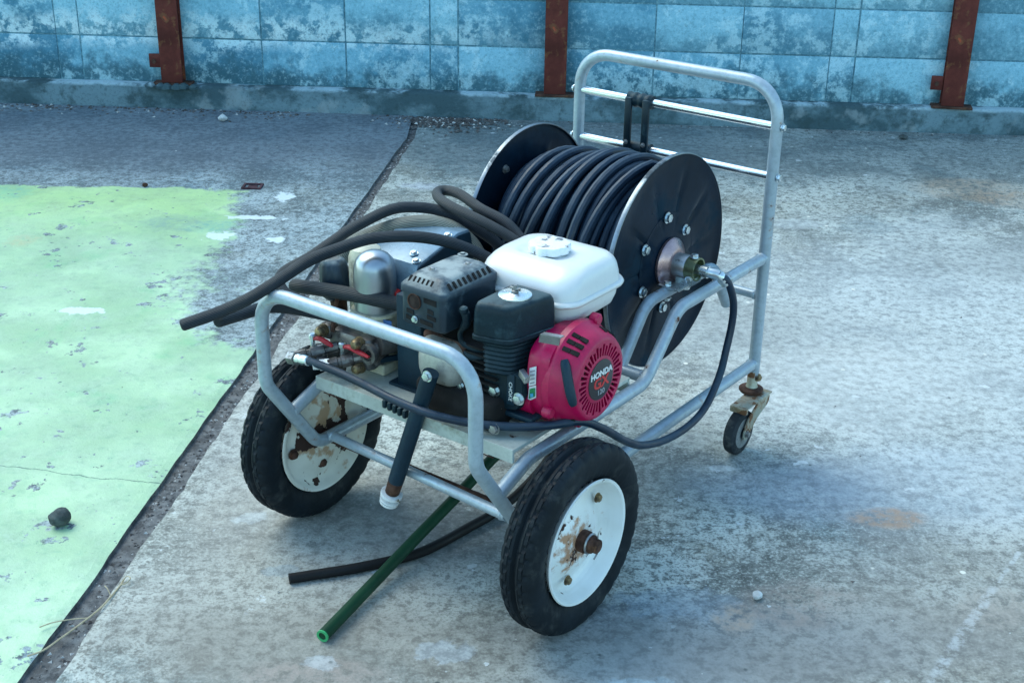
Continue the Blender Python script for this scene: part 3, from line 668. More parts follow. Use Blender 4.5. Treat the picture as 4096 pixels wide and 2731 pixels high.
for (y, z) in ((.062, .250), (-.030, .113)): bolt(wr, (-.022, y, z), (1, 0, 0), 1.0, 'brass', 'wheel_bolt')
for (y, z) in ((-.088, .178), (-.006, .124), (.07, .26)): bolt(wl, (-.686, y, z), (1, 0, 0), 1.2, 'rustmetal', 'wheel_bolt')
b = MB(); b.sweep([(-.69, 0, .19), (-.03, 0, .19)], .0105, 12); cb(b, 'axle', 'rustmetal')

# ---- casters
def caster(x):
    b = MB()
    yc, zc, xw = .802, .0555, x + .018; hw = .0140
    ol = rpoly([(.910, .122), (.850, .122), (.805, .092), (.788, .060), (.790, .043), (.806, .040), (.818, .052), (.848, .078), (.904, .100)], .010, 3)
    for s in (-1, 1):
        xo = xw + s * .0205
        b.loft([[V((xo - .0016, y, z)) for y, z in ol], [V((xo + .0016, y, z)) for y, z in ol]])
    b.box((xw - .0222, .828, .1205), (xw + .0222, .918, .1245), .001)
    b.box((xw - .0215, .790, .108), (xw + .0215, .800, .1235), .001); b.box((xw - .0215, .796, .1195), (xw + .0215, .832, .1235), .001)
    c = cb(b, 'caster', 'fork', sharp=.5)
    b = MB(); b.lathe([(-hw, .037), (-hw, .048), (-hw * .8, .0535), (-.3 * hw, .0555), (.3 * hw, .0555), (hw * .8, .0535), (hw, .048), (hw, .037)], (xw, yc, zc), 'x', 44); cb(b, 'caster_tyre', 'castertyre', c)
    b = MB(); b.lathe([(-hw * .96, .039), (-.006, .029), (.006, .029), (hw * .96, .039)], (xw, yc, zc), 'x', 36, True, True); cb(b, 'caster_rim', 'casterhub', c)
    b = MB(); b.lathe([(-hw, .026), (hw * .75, .026), (hw, .012), (hw, .004)], (xw, yc, zc), 'x', 28, True, True); cb(b, 'caster_hub', 'plastic', c)
    b = MB(); b.lathe([(.1245, .0255), (.129, .0290), (.134, .0290), (.137, .0245)], (x, .885, 0), 'z', 28, True, True); cb(b, 'swivel_race', 'rustmetal', c)
    b = MB(); b.lathe([(.136, .0150), (.142, .0128), (.178, .0125)], (x, .888, 0), 'z', 24, True, True); cb(b, 'stem', 'fork', c)
    bolt(c, (xw + .0225, yc, zc), (1, 0, 0), .9, 'steel', 'axle_bolt'); bolt(c, (x + .0125, .890, .163), (1, -.3, 0), 1.0, 'brass', 'clamp_bolt')
    return c
tag(caster(XR), 'rusting swivel caster under the right handle post'); tag(caster(XL), None)

# ---- hose reel
RY, RZ, RR = .62, .512, .238
b = MB(); b.lathe([(-.602, .11), (-.228, .11)], (0, RY, RZ), 'x', 40, True, True); reel = cb(b, 'hose_reel', 'reelblack')
def flange(x, s):
    """pressed steel disc, s=+1 outside to +x: rolled rim, raised radial ribs"""
    rings = [.030, .055, .075, .095, .115, .14, .165, .19, .205, .220, .230, .236, .2385, .2385, .236]
    n = 120
    def xo(i, j):
        r = rings[j]; th = 2 * PI * i / n
        k = max(0, math.cos(th * 10)) ** 9 * max(0, min(1, (r - .085) / .03)) * max(0, min(1, (.208 - r) / .03))
        dish = .010 * max(0, min(1, (.115 - r) / .05))
        return -s * (.0038 * k) + s * dish * .5
    b = MB(); A = []
    for j, r in enumerate(rings):
        xx = {12: s * .004, 13: -s * .003, 14: -s * .004}.get(j, s * .004 * max(0, (r - .215) / .02))
        A.append([V((x + xx + xo(i, j), RY + math.cos(2 * PI * i / n) * r, RZ + math.sin(2 * PI * i / n) * r)) for i in range(n)])
    B = [[p - V((s * .003, 0, 0)) for p in A[j]] for j in range(11, -1, -1)]
    b.loft(A + B, True, False, False)
    fl_ = cb(b, 'flange', 'reelblack', reel, sharp=.5)
    b = MB(); b.lathe([(x + d, r) for d, r in ((-s * .004, .2370), (-s * .005, .2392), (0, .2402), (s * .0045, .2396), (s * .0052, .2375))], (0, RY, RZ), 'x', n); cb(b, 'rim_glint', 'rimedge', reel)
    return fl_
flange(-.229, 1); flange(-.601, -1)
for (dy, dz) in ((-.012, .104), (.068, .055), (-.098, .055), (-.101, -.040), (.068, -.055), (-.012, -.104)): bolt(reel, (-.2255, RY + dy, RZ + dz), (1, 0, 0), 1.25)
for (dy, dz) in ((-.16, .06), (-.10, .16), (-.178, -.02)):
    bolt(reel, (-.5985, RY + dy, RZ + dz), (1, 0, 0), 1.0, 'steel')
b = MB(); b.lathe([(-.222, .055), (-.216, .0555), (-.212, .052), (-.208, .042), (-.202, .036), (-.200, .026)], (0, RY, RZ), 'x', 40, True, True); cb(b, 'hub_plate', 'hubpink', reel)
b = MB(); b.lathe([(-.205, .0265), (-.172, .0265), (-.170, .0255)], (0, RY, RZ), 'x', 32, True, True); cb(b, 'bearing_sleeve', 'steel', reel)
b = MB(); b.lathe([(-.170, .0262), (-.146, .0262), (-.146, .0225), (-.160, .0225)], (0, RY, RZ), 'x', 32, True, True); cb(b, 'sleeve', 'olive', reel)
bolt(reel, (-.157, RY - .002, RZ + .026), (0, 0, 1), 1.0); bolt(reel, (-.155, RY - .024, RZ - .018), (.2, -1, -.2), .9)
b = MB(); b.box((-.215, RY - .055, .473), (-.160, RY + .055, .478), .001); b.box((-.190, RY - .02, .478), (-.150, RY + .02, .492)); cb(b, 'bearing_bracket', 'zinc', reel)
for dy in (-.042, .042): bolt(reel, (-.197, RY + dy, .478), (0, 0, 1), 1.05); bolt(reel, (-.197, RY + dy, .449), (0, 0, -1), 1.05)
b = MB(); b.lathe([(-.160, .011), (-.136, .011), (-.136, .0135), (-.122, .0135), (-.122, .010), (-.115, .010)], (0, RY, RZ), 'x', 16, True, True)
b.sweep(catmull([(-.122, RY, RZ), (-.108, RY + .004, RZ - .001), (-.098, RY + .006, RZ - .003)], 4), .0115, 14); cb(b, 'swivel_fitting', 'zinc', reel)

# ---- engine (crankcase carries the sub-parts)
b = MB(); b.box((-.345, .035, .3605), (-.185, .235, .505), .012); b.box((-.350, .02, .3602), (-.180, .25, .374), .003)
eng = cb(b, 'engine', 'alu'); tag(eng, 'small petrol engine with crimson fan shroud and white tank')
for k in range(7):
    b = MB(); b.box((-.345, -.006, .432 + k * .0135), (-.215, .12, .436 + k * .0135)); cb(b, 'cooling_fin', 'dark', eng, smooth=False)
# valve cover casting at the front
def lofted(name, mat, loops, parent, **k):
    b = MB(); b.loft(loops); return cb(b, name, mat, parent, **k)
def yloops(cx, cz, hx, hz, r, ys):     # rounded rectangles stacked along y: (y, inset)
    return [[V((x, y, z)) for x, z in rrect(cx, cz, hx - i, hz - i, r, 5)] for y, i in ys]
def zloops(cx, cy, hx, hy, r, zs):
    return [[V((x, y, z)) for x, y in rrect(cx, cy, hx - i, hy - i, max(.002, r - i * .3), 6)] for z, i in zs]
lofted('valve_cover', 'alu', yloops(-.340, .468, .050, .046, .026, ((.035, 0), (-.012, 0), (-.026, .004), (-.036, .012), (-.041, .024))), eng, sharp=.9)
b = MB(); b.box((-.392, -.008, .420), (-.288, .006, .517), .006); cb(b, 'cover_gasket', 'rustmetal', eng)
for (x, z) in ((-.384, .430), (-.296, .428)): bolt(eng, (x, -.009, z), (0, -1, 0), .9)
b = MB(); b.box((-.395, -.03, .362), (-.20, .20, .425), .01); b.box((-.30, -.022, .385), (-.235, -.01, .40), .003); cb(b, 'sump', 'dark', eng)
bolt(eng, (-.196, -.031, .378), (0, -1, 0), 1.2, 'steel'); bolt(eng, (-.213, -.005, .408), (0, -1, 0), 1.3, 'brass')
# red fan shroud: outline in the y-z plane, extruded along x
so = rpoly([(.080, .362), (.042, .388), (.020, .424), (.013, .480), (.020, .530), (.050, .552), (.105, .558), (.175, .550), (.222, .520), (.240, .470), (.225, .405), (.180, .365)], .022, 4)
cyc, czc = .11, .475
def sl(x, k): return [V((x, cyc + (y - cyc) * k, czc + (z - czc) * k)) for y, z in so]
lofted('fan_shroud', 'red', [sl(-.158, .985), sl(-.155, 1.0), sl(-.136, 1.0), sl(-.130, .985), sl(-.123, .95), sl(-.117, .90)], eng, sharp=.7)
sk = rpoly([(.205, .372), (.205, .50), (.06, .50), (.012, .432), (.020, .404), (.070, .366)], .014, 4)
lofted('shroud_skirt', 'red', [[V((-.212, y, .42 + (z - .42) * .96)) for y, z in sk], [V((-.206, y, z)) for y, z in sk], [V((-.150, y, z)) for y, z in sk]], eng, sharp=.7)
# recoil starter cover with real slots in its face
CY, CZ = .120, .463
b = MB(); n = 110
ringsx = [(-.126, .103), (-.112, .102), (-.108, .098), (-.088, .092), (-.074, .086), (-.067, .081), (-.0645, .0765), (-.0640, .0725)]
slot_in, slot_out = .0465, .0725
n = 76
def cp(x, r, i):
    th = 2 * PI * (i + (.12 if i % 2 == 0 else -.12)) / n
    return V((x, CY + math.cos(th) * r, CZ + math.sin(th) * r))
b.loft([[cp(x, r, i) for i in range(n)] for x, r in ringsx], True, False, False)
for i in range(n):
    j = i + 1; q = [cp(-.064, slot_out, i), cp(-.064, slot_out, j), cp(-.0645, slot_in, j), cp(-.0645, slot_in, i)]
    ids = [b.vert(p) for p in q]
    if i % 2 == 0: b.face(ids)
    else:
        rr_ = .0655 if (i // 2) % 2 else .0705
        q2 = [cp(-.064, rr_, i), cp(-.064, rr_, j)]; k0, k1 = b.vert(q2[0]), b.vert(q2[1])
        b.face([ids[0], ids[1], k1, k0])
        top = [k0, k1, ids[2], ids[3]]; low = [b.vert(b.v[k] - V((.008, 0, 0))) for k in top]
        for a in range(4): b.face([top[a], top[(a + 1) % 4], low[(a + 1) % 4], low[a]])
        b.cur = 1; b.face(low); b.cur = 0
b.loft([[cp(-.0645, slot_in, i) for i in range(n)], [cp(-.0635, .0445, i) for i in range(n)], [cp(-.0635, .02, i) for i in range(n)]], True, False, True)
rec = cb(b, 'recoil_cover', ['red', 'dark'], eng, sharp=.5)
# side slots of the cover: dark slabs painting the shade of openings round the flank
b = MB()
for (a0, rows) in ((2.28, 2), (2.10, 2), (1.92, 2), (1.15, 1), (.95, 1), (.75, 1), (4.15, 1), (4.32, 1), (4.0, 1)):
    for r_ in range(rows):
        x0 = -.083 - r_ * .0165 if rows == 2 else -.086
        rad = .0915 + r_ * .0045; d = V((0, math.cos(a0), math.sin(a0))); tt = V((0, -math.sin(a0), math.cos(a0)))
        c = V((x0, CY, CZ)) + d * (rad); ax = V((.0064, 0, 0)) - d * .0019
        b = MB(); b.obox(c, ax * 1.15, tt * .0044, d * .0018); cb(b, 'flank_slot_shade', 'dark', eng, smooth=False)

# cover ears and screws
b = MB()
for a0 in (1.05, 3.60, 4.75, 5.9):
    c = V((-.118, CY + math.cos(a0) * .106, CZ + math.sin(a0) * .106)); b = MB(); b.lathe_dir([(0, .012), (.014, .012), (.017, .009)], c - V((.004, 0, 0)), (1, 0, 0), 16); cb(b, 'screw_boss', 'red', eng)
# rope guide bump and grip
b = MB(); b.sweep(catmull([(-.094, .045, .520), (-.092, .052, .500), (-.090, .060, .455), (-.092, .066, .415), (-.096, .068, .400)], 4), [.008, .011, .012, .0125, .013, .013, .013, .013, .013, .013, .0135, .014, .014, .014, .013, .011, .008], 12, True, .7); cb(b, 'rope_guide', 'red', eng)
gp = catmull([(-.091, .038, .526), (-.082, .034, .503), (-.072, .032, .470), (-.064, .034, .442)], 5)
b = MB(); b.sweep(gp, [.007, .0095, .0105, .0108, .011, .011, .011, .011, .011, .011, .011, .0108, .0105, .0102, .0095, .007], 14, True, .8, (1, 0, 0)); cb(b, 'recoil_grip', 'bracket', eng)
# emblem
b = MB(); b.lathe([(-.0638, .0405), (-.0625, .0405), (-.0618, .0395)], (0, CY, CZ), 'x', 48, True, True); emb = cb(b, 'emblem_disc', 'emblem', eng)
def face_mtx(y, z, x=-.0614): return Matrix.Translation(V((x, y, z)) + OFF) @ Matrix(((0, 0, 1, 0), (1, 0, 0, 0), (0, 1, 0, 0), (0, 0, 0, 1)))
text_mesh('maker_lettering', 'HONDA', .0170, 'letterwhite', eng, face_mtx(CY, CZ + .0135), bold=.0006, sx=1.12)
text_mesh('model_lettering', 'GX', .0300, 'letterred', eng, face_mtx(CY, CZ - .0055), bold=.0009, sx=1.15)
text_mesh('size_lettering', '120', .0150, 'lettergrey', eng, face_mtx(CY, CZ - .0250), bold=.0002, sx=1.1)
# stickers on the front of the shroud
def quad(name, mat, pts, parent, th=.0008):
    b = MB(); p = [V(q) for q in pts]; nrm = (p[1] - p[0]).cross(p[2] - p[0]).normalized() * th
    b.loft([p, [q + nrm for q in p]]); return cb(b, name, mat, parent, smooth=False)
# ---- fuel tank
tx, ty, hx, hy = -.250, .212, .119, .106
zs = ((.530, .045), (.534, .030), (.548, .014), (.566, .008), (.5835, .006), (.5840, -.0015), (.5890, -.0035), (.5940, -.0010), (.5946, .004), (.612, .0055), (.628, .009), (.6375, .0135), (.6440, .0200), (.6470, .0290))
b = MB(); L = []
for z, i in zs:
    fy = .016 if z > .64 else .010 if z > .63 else (.004 if z > .615 else 0)        # long slope at the front of the tank
    L.append([V((x, y, z)) for x, y in rrect(tx, ty + fy, hx - i, hy - i - fy, .046 - max(0, i) * .35, 8)])
cap_c = V((-.258, .218, 0))
ring = L[-1]; n = len(ring)
def toward(k, z, r):     # loops shrinking to the filler well
    out = []
    for p in ring:
        a = math.atan2(p.y - cap_c.y, p.x - cap_c.x); q = V((cap_c.x + math.cos(a) * r, cap_c.y + math.sin(a) * r, z)); out.append(V((*(p.xy.lerp(q.xy, k)), z)))
    return out
L += [toward(.55, .6475, .060), toward(1, .6478, .060), toward(1, .6444, .0545), toward(1, .6440, .036), toward(1, .655, .031)]
b.loft(L); cb(b, 'fuel_tank', 'tankwhite', eng, sharp=1.1)
b = MB(); n = 64
def scal(r, d): return [r + d * (abs(math.cos(i / n * 2 * PI * 4.5)) ** .7 - .6) for i in range(n)]
def cl(z, r, d): return [V((cap_c.x + math.cos(2 * PI * i / n) * q, cap_c.y + math.sin(2 * PI * i / n) * q, z)) for i, q in enumerate(scal(r, d))]
b.loft([cl(.6460, .0375, .004), cl(.6480, .0405, .0055), cl(.6590, .0402, .0055), cl(.6622, .0385, .004), cl(.6630, .033, .002)]); cb(b, 'fuel_cap', 'capwhite', eng, sharp=.6)
# ---- air cleaner
pl = [(-.254, .098), (-.150, .100), (-.176, -.016), (-.252, -.036)]
def al(z, k, r=.018, c=(-.207, .04)): return [V((c[0] + (x - c[0]) * k, c[1] + (y - c[1]) * k, z)) for x, y in rpoly(pl, r, 6)]
lofted('air_cleaner_cover', 'plastic', [al(.558, 1.00), al(.572, 1.005), al(.602, .985), al(.612, .955), al(.618, .90), al(.6205, .82)], eng, sharp=.9)
lofted('air_cleaner_base', 'plastic', [al(.540, .86), al(.546, .99), al(.5485, 1.035), al(.5555, 1.035), al(.5565, 1.0)], eng, sharp=.6)
b = MB(); b.lathe([(.6200, .032), (.6225, .0315), (.6235, .029), (.6245, .012), (.6260, .010)], (-.209, .043, 0), 'z', 36, True, True); fp = cb(b, 'filter_plate', 'zinc', eng)
b = MB(); b.lathe([(.624, .0075), (.630, .0075), (.631, .004), (.641, .004)], (-.209, .043, 0), 'z', 6, True, True); b.box((-.221, .041, .631), (-.197, .045, .636), .001); cb(b, 'wing_nut', 'steel', eng)
# ribbed intake elbow and the control cover under it
L = []
for k in range(15):
    z = .540 - k * .0046; L.append(al(z, (.80 if k % 2 else .745) - k * .004, .02))
lofted('intake_elbow', 'plastic', list(reversed(L)), eng, sharp=.5)
co = rpoly([(-.253, .482), (-.165, .482), (-.158, .470), (-.156, .440), (-.168, .408), (-.225, .398), (-.243, .412), (-.252, .445)], .012, 4)
lofted('control_cover', 'plastic', [[V((x, .06, z)) for x, z in co], [V((x, .012, z)) for x, z in co], [V((-.198 + (x + .198) * .93, .003, .442 + (z - .442) * .93)) for x, z in co]], eng, sharp=.7)
b = MB(); b.box((-.258, .006, .388), (-.140, .060, .400), .004); cb(b, 'cover_lip', 'bracket', eng)
for (x, z) in ((-.223, .436), (-.166, .436)): bolt(eng, (x, .003, z), (0, -1, 0), 1.25)
b = MB(); b.box((-.1935, .0008, .418), (-.1760, .0028, .481), .001); cb(b, 'choke_panel', 'bracket', eng)
mv = Matrix.Translation(V((-.1845, .0004, .449)) + OFF) @ Matrix(((1, 0, 0, 0), (0, 0, 1, 0), (0, 1, 0, 0), (0, 0, 0, 1)))
mv = Matrix.Translation(V((-.1848, .0006, .446)) + OFF) @ Matrix.Rotation(PI / 2, 4, 'X') @ Matrix.Rotation(-PI / 2, 4, 'Z')
text_mesh('choke_lettering', 'CHOKE', .0115, 'letterwhite', eng, mv, bold=.0)
b = MB(); b.obox((-.150, -.004, .490), (.010, -.004, -.004), (.002, .005, 0), (0, .001, .006)); b.sweep([(-.164, .004, .494), (-.152, .000, .491)], .004, 8); cb(b, 'choke_lever', 'steel', eng, bevel=.001)
b = MB(); b.obox((-.112, .020, .566), (.020, .003, .001), (.002, -.001, .009), (0, .0015, 0)); b.obox((-.108, .022, .575), (.020, .003, .001), (.0, .006, .0), (0, 0, .0012)); cb(b, 'throttle_lever', 'steel', eng, smooth=False)
# ---- exhaust guard
mx, my = -.355, .030
def ml(z, ix, iy, r=.014): return [V((x, y, z)) for x, y in rrect(mx, my, .054 - ix, .082 - iy, r, 5)]
b = MB(); b.loft([ml(.545, .004, .004), ml(.550, 0, 0), ml(.610, 0, 0), ml(.6105, -.0022, -.0022), ml(.6215, -.0022, -.0022), ml(.6255, .0008, .0008), ml(.640, .014, .016, .012), ml(.643, .018, .020, .012), ml(.6442, .026, .028, .010)])
cb(b, 'exhaust_guard', 'muffler', eng, sharp=.8)
nrm = V((0, -.72, .69))
def gslot(c, ax, ay, az):
    b = MB(); b.obox(c, ax, ay, az); cb(b, 'guard_slot', 'dark', eng, smooth=False)
for k in range(6): gslot((-.391 + k * .0105, -.0415, .6335), (.0024, 0, 0), (0, .0052, .0055), nrm * .0011)
for k in range(9): gslot((-.3060, -.028 + k * .0145, .6335), (0, .0026, 0), (-.0048, 0, .0052), V((.72, 0, .69)) * .0011)
for (x, z, hx_, hz_) in ((-.383, .573, .0085, .004), (-.387, .560, .006, .004), (-.333, .584, .007, .0045), (-.331, .572, .0105, .004), (-.343, .559, .0155, .004), (-.334, .605, .015, .0065)):
    gslot((x, -.0525, z), (hx_, 0, -.001), (0, .0006, 0), (0, 0, hz_))
b = MB(); b.lathe([(-.030, .0135), (-.0545, .0142), (-.0545, .0160), (-.0520, .0165)], (-.372, 0, .596), 'y', 28, False, False); b.cur = 1; b.lathe([(-.0526, .0142), (-.0530, .0002)], (-.372, 0, .596), 'y', 28, False, True); cb(b, 'exhaust_outlet', ['rustmetal', 'sooty'], eng)
for (x, y, s) in ((-.372, .000, 1), (-.338, .064, 1), (-.378, .098, 1.2)): 
    b = MB(); b.lathe([(.6435, .009 * s), (.6448, .0085 * s), (.6450, .005), (.6478, .0045), (.6484, .002)], (x, y, 0), 'z', 14, True, True); cb(b, 'rivet', 'steel' if s == 1 else 'muffler', eng)
bolt(eng, (-.371, -.0525, .560), (0, -1, 0), .7)
b = MB(); b.sweep(catmull([(-.274, -.024, .592), (-.272, -.022, .580), (-.276, -.018, .566), (-.288, -.012, .552)], 5), [.007, .0085, .009, .0088, .0085, .0085, .0085, .0085, .0085, .0085, .0085, .0085, .0085, .008, .0075, .007], 12); b.lathe_dir([(0, .0045), (.003, .0078), (.008, .0092), (.013, .0078), (.016, .004)], (-.2735, -.026, .588), (0, -.2, 1), 14); cb(b, 'spark_plug_boot', 'plastic', eng)
b = MB(); b.sweep(catmull([(-.288, -.012, .552), (-.297, -.010, .535), (-.292, -.006, .515), (-.262, .006, .505), (-.240, .02, .51)], 6), .0048, 10); b.sweep(catmull([(-.298, .0, .50), (-.275, -.004, .492), (-.245, .01, .497)], 6), .006, 10); cb(b, 'ignition_cable', 'plastic', eng)
# stickers
quad('sticker', 'label', [(-.1495, .0115, .5010), (-.1345, .0115, .5090), (-.1345, .0110, .4720), (-.1500, .0110, .4640)], eng)
for k in range(4): quad('sticker_print', 'labeltext', [(-.1470, .0102, .4960 - k * .008), (-.1370, .0102, .5012 - k * .008), (-.1370, .0100, .4985 - k * .008), (-.1470, .0100, .4933 - k * .008)], eng)
quad('eco_sticker', 'label', [(-.1500, .0120, .4620), (-.1345, .0120, .4700), (-.1360, .0150, .4430), (-.1560, .0160, .4280)], eng)
quad('eco_panel', 'ecogreen', [(-.1480, .0108, .4585), (-.1362, .0108, .4645), (-.1372, .0130, .4455), (-.1515, .0140, .4360)], eng)
quad('eco_mark', 'ecoblue', [(-.1458, .0098, .4500), (-.1390, .0098, .4530), (-.1395, .0110, .4450), (-.1470, .0115, .4415)], eng)


# ---- belt guard and bracket
gl = [(.100, .362), (.098, .560), (.108, .588), (.235, .622), (.272, .620), (.285, .560), (.285, .362)]
lofted('belt_guard', 'guardblue', [[V((-.640, y, z)) for y, z in gl], [V((-.502, y, z)) for y, z in gl]], None, bevel=.004, smooth=True)
bg_ = [o for o in cart.children if o.name.startswith('belt_guard')][0]
b = MB(); b.loft([[V((-.5018, y, z - .006)) for y, z in gl], [V((-.4990, y, z - .006)) for y, z in gl]]); cb(b, 'plate', 'bracket', bg_, smooth=False)
for (x, y) in ((-.512, .215), (-.540, .195), (-.535, .135), (-.512, .115)): bolt(bg_, (x, y, .588 + (y - .108) * .268 + .002), (0, -.24, 1), .9)
b = MB(); b.box((-.484, .020, .361), (-.420, .100, .560), .003); b.box((-.500, .012, .361), (-.405, .11, .367)); cb(b, 'support_bracket', 'bracket')
b = MB(); b.box((-.500, .08, .361), (-.486, .16, .47), .002); cb(b, 'pulley_plate', 'bracket')

# ---- pump
b = MB(); b.loft(yloops(-.585, .440, .052, .066, .03, ((.096, .004), (.060, 0), (.045, .008), (.030, .012))), True, True, True)
b.box((-.632, .03, .361), (-.530, .097, .385), .004); b.lathe([(.03, .030), (.055, .033), (.075, .033)], (-.600, 0, .425), 'y', 20, True, True)
pump = cb(b, 'pump', 'cream'); tag(pump, 'cream plunger pump with red valve levers and chrome dome')
b = MB(); b.box((-.662, .004, .388), (-.525, .048, .446), .012); b.box((-.575, -.006, .380), (-.535, .03, .452), .01); b.box((-.680, -.002, .418), (-.648, .03, .452), .008); cb(b, 'manifold', 'grim', pump)
b = MB(); b.lathe([(.0, .020), (-.010, .022), (-.014, .021), (-.014, .014), (-.009, .013)], (-.534, .0, .425), 'y', 28, True, True); b.cur = 1; b.lathe([(-.0092, .0085), (-.0094, .001)], (-.534, 0, .425), 'y', 6, True, True); cb(b, 'round_plug', ['grim', 'dark'], pump)
def acorn(x, y, z, r=.0115, mat='brass', d=(0, -1, 0)):
    b = MB(); b.lathe_dir([(0, r * 1.15), (.006, r * 1.15), (.006, r), (.016, r), (.022, r * .7), (.024, r * .3)], (x, y, z), d, 14); return cb(b, 'end_nut', mat, pump)
acorn(-.560, -.004, .388); acorn(-.560, -.004, .442); acorn(-.664, .0, .440)
b = MB(); b.sweep([(-.52, .02, .452), (-.47, .13, .452)], .0065, 10); cb(b, 'stay_rod', 'bracket', pump); b = MB(); b.sweep([(-.535, .01, .402), (-.487, .10, .402)], .0065, 10); cb(b, 'stay_rod', 'bracket', pump)
b = MB(); b.lathe_dir([(0, .024), (.09, .024), (.095, .020)], (-.530, .015, .440), (.35, .9, 0), 20); cb(b, 'plunger_barrel', 'grim', pump)
# two ball valves pointing forward with red levers
def valve(p0, p1, hb, lx, mat='grim'):
    p0, p1 = V(p0), V(p1); d = p1 - p0; L_ = d.length
    b = MB(); b.lathe_dir([(0, .011), (L_ * .3, .011), (L_ * .32, .0135), (L_ * .62, .0135), (L_ * .64, .010), (L_ * .72, .010), (L_ * .74, .0125), (L_, .0125)], p0, d, 10); v = cb(b, 'valve', mat, pump, sharp=.5)
    q = p0 + d * .48
    b = MB(); b.lathe([(.0, .005), (.020, .005), (.020, .0078), (.028, .0078), (.031, .005)], q + V((hb, 0, .006)), 'z', 8, True, True); cb(b, 'valve_stem', 'zinc', pump)
    b = MB(); b.sweep(catmull([q + V((hb + .002, 0, .027)), q + V((hb + .018, .002, .030)), q + V((hb + .036, .004, .026)), q + V((hb + lx, .006, .020))], 4), [.005, .006, .0068, .007, .0072, .0072, .0072, .0072, .0072, .0068, .0062, .005, .004], 10, True, .62); cb(b, 'valve_lever', 'redvalve', pump)
    return v
valve((-.634, .006, .408), (-.690, -.062, .392), -.012, .050); valve((-.556, .002, .410), (-.606, -.052, .396), -.012, .066)
b = MB(); b.lathe_dir([(0, .0125), (.02, .0125), (.02, .0095), (.034, .009)], (-.604, -.050, .3965), (-.7, -.72, -.05), 6); cb(b, 'valve_outlet', 'zinc', pump)
b = MB(); b.sweep([(-.655, -.03, .385), (-.590, -.025, .380)], .010, 10); b.sweep([(-.645, -.022, .40), (-.645, -.022, .372)], .006, 8); cb(b, 'bridge_pipe', 'grim', pump)
# chrome air chamber and black regulator cap
b = MB(); b.lathe([(.490, .042), (.505, .0435), (.560, .0435), (.585, .042), (.600, .0375), (.610, .0285), (.616, .016), (.618, .004)], (-.572, .056, 0), 'z', 44, True, True); cb(b, 'chrome_dome', 'chrome', pump, sharp=1)
b = MB(); b.lathe([(.44, .030), (.486, .030), (.488, .050), (.494, .050)], (-.572, .056, 0), 'z', 30, True, True); b.lathe([(.47, .036), (.585, .036), (.604, .030), (.612, .018)], (-.622, .085, 0), 'z', 24, True, True); cb(b, 'chamber_base', 'cream', pump)
capd = V((-.12, -.02, 1)).normalized(); cc = V((-.678, .055, .502))
def capl(a, r, fl=.10):
    u = V((1, 0, 0)); u = (u - capd * u.dot(capd)).normalized(); w = capd.cross(u)
    return [cc + capd * a + (u * math.cos(2 * PI * i / 48) + w * math.sin(2 * PI * i / 48)) * (r * (1 - fl * (max(0, math.cos(i / 48 * 2 * PI * 6)) ** 4))) for i in range(48)]
lofted('regulator_cap', 'muffler', [capl(-.012, .024, 0), capl(0, .0355, .04), capl(.045, .031), capl(.062, .0285), capl(.070, .024, .05), capl(.072, .020, 0), capl(.068, .016, 0)], pump, sharp=.9)
b = MB(); b.lathe_dir([(-.05, .016), (-.012, .018)], cc, capd, 16); b.sweep([(-.655, .03, .50), (-.640, -.002, .442)], .0045, 8); cb(b, 'regulator_stem', 'rustmetal', pump)
b = MB(); b.obox((-.541, .075, .520), (.012, .006, -.004), (-.004, .010, 0), (0, 0, .017)); cb(b, 'release_lever', 'redbright', pump, bevel=.003)
quad('pump_label', 'bluelabel', [(-.545, .046, .468), (-.520, .046, .470), (-.520, .046, .482), (-.545, .046, .480)], pump)

# ---- drain pipe in front of the engine
b = MB(); P0, P1 = V((-.322, -.066, .468)), V((-.413, -.070, .205))
b.sweep([P0, P0.lerp(P1, .3), P0.lerp(P1, .6), P1], .0162, 18); dp = cb(b, 'drain_pipe', 'bracket')
d_ = (P1 - P0).normalized()
b = MB(); b.lathe_dir([(0, .0156), (.030, .0150), (.034, .013)], P1, d_, 20); cb(b, 'pipe_collar', 'rustmetal', dp)
b = MB(); b.lathe_dir([(.032, .012), (.033, .0225), (.039, .0228), (.040, .0135), (.047, .0135), (.048, .0212), (.0515, .0212), (.0525, .0150), (.0545, .0150), (.0555, .0196), (.0600, .0196), (.0615, .012)], P1, d_, 26); cb(b, 'white_drain_valve', 'whitevalve', dp)
bolt(dp, P0 + V((.004, -.014, .0)), (0, -1, 0), 1.1)
b = MB()
for k in range(5): b.box((-.452 + k * .013, -.064, .352 - k * .0015), (-.443 + k * .013, -.048, .370 - k * .0015), .003)
cb(b, 'rubber_buffer', 'plastic', tray)

# ================================================================== HOSES (held or resting: top-level things)
def world_thing(b, name, mat, label, cat, base, group=None, **k):
    """b holds cart coordinates; the object gets its own origin on `base` (cart coordinates)"""
    o = b.build(name, mat, None, -V(base), **k); o.location = cw(base); o.rotation_euler = (0, 0, YAW); tag(o, label, cat, group); return o
def sub(b, name, mat, parent, base, **k): return b.build(name, mat, parent, -V(base), **k)
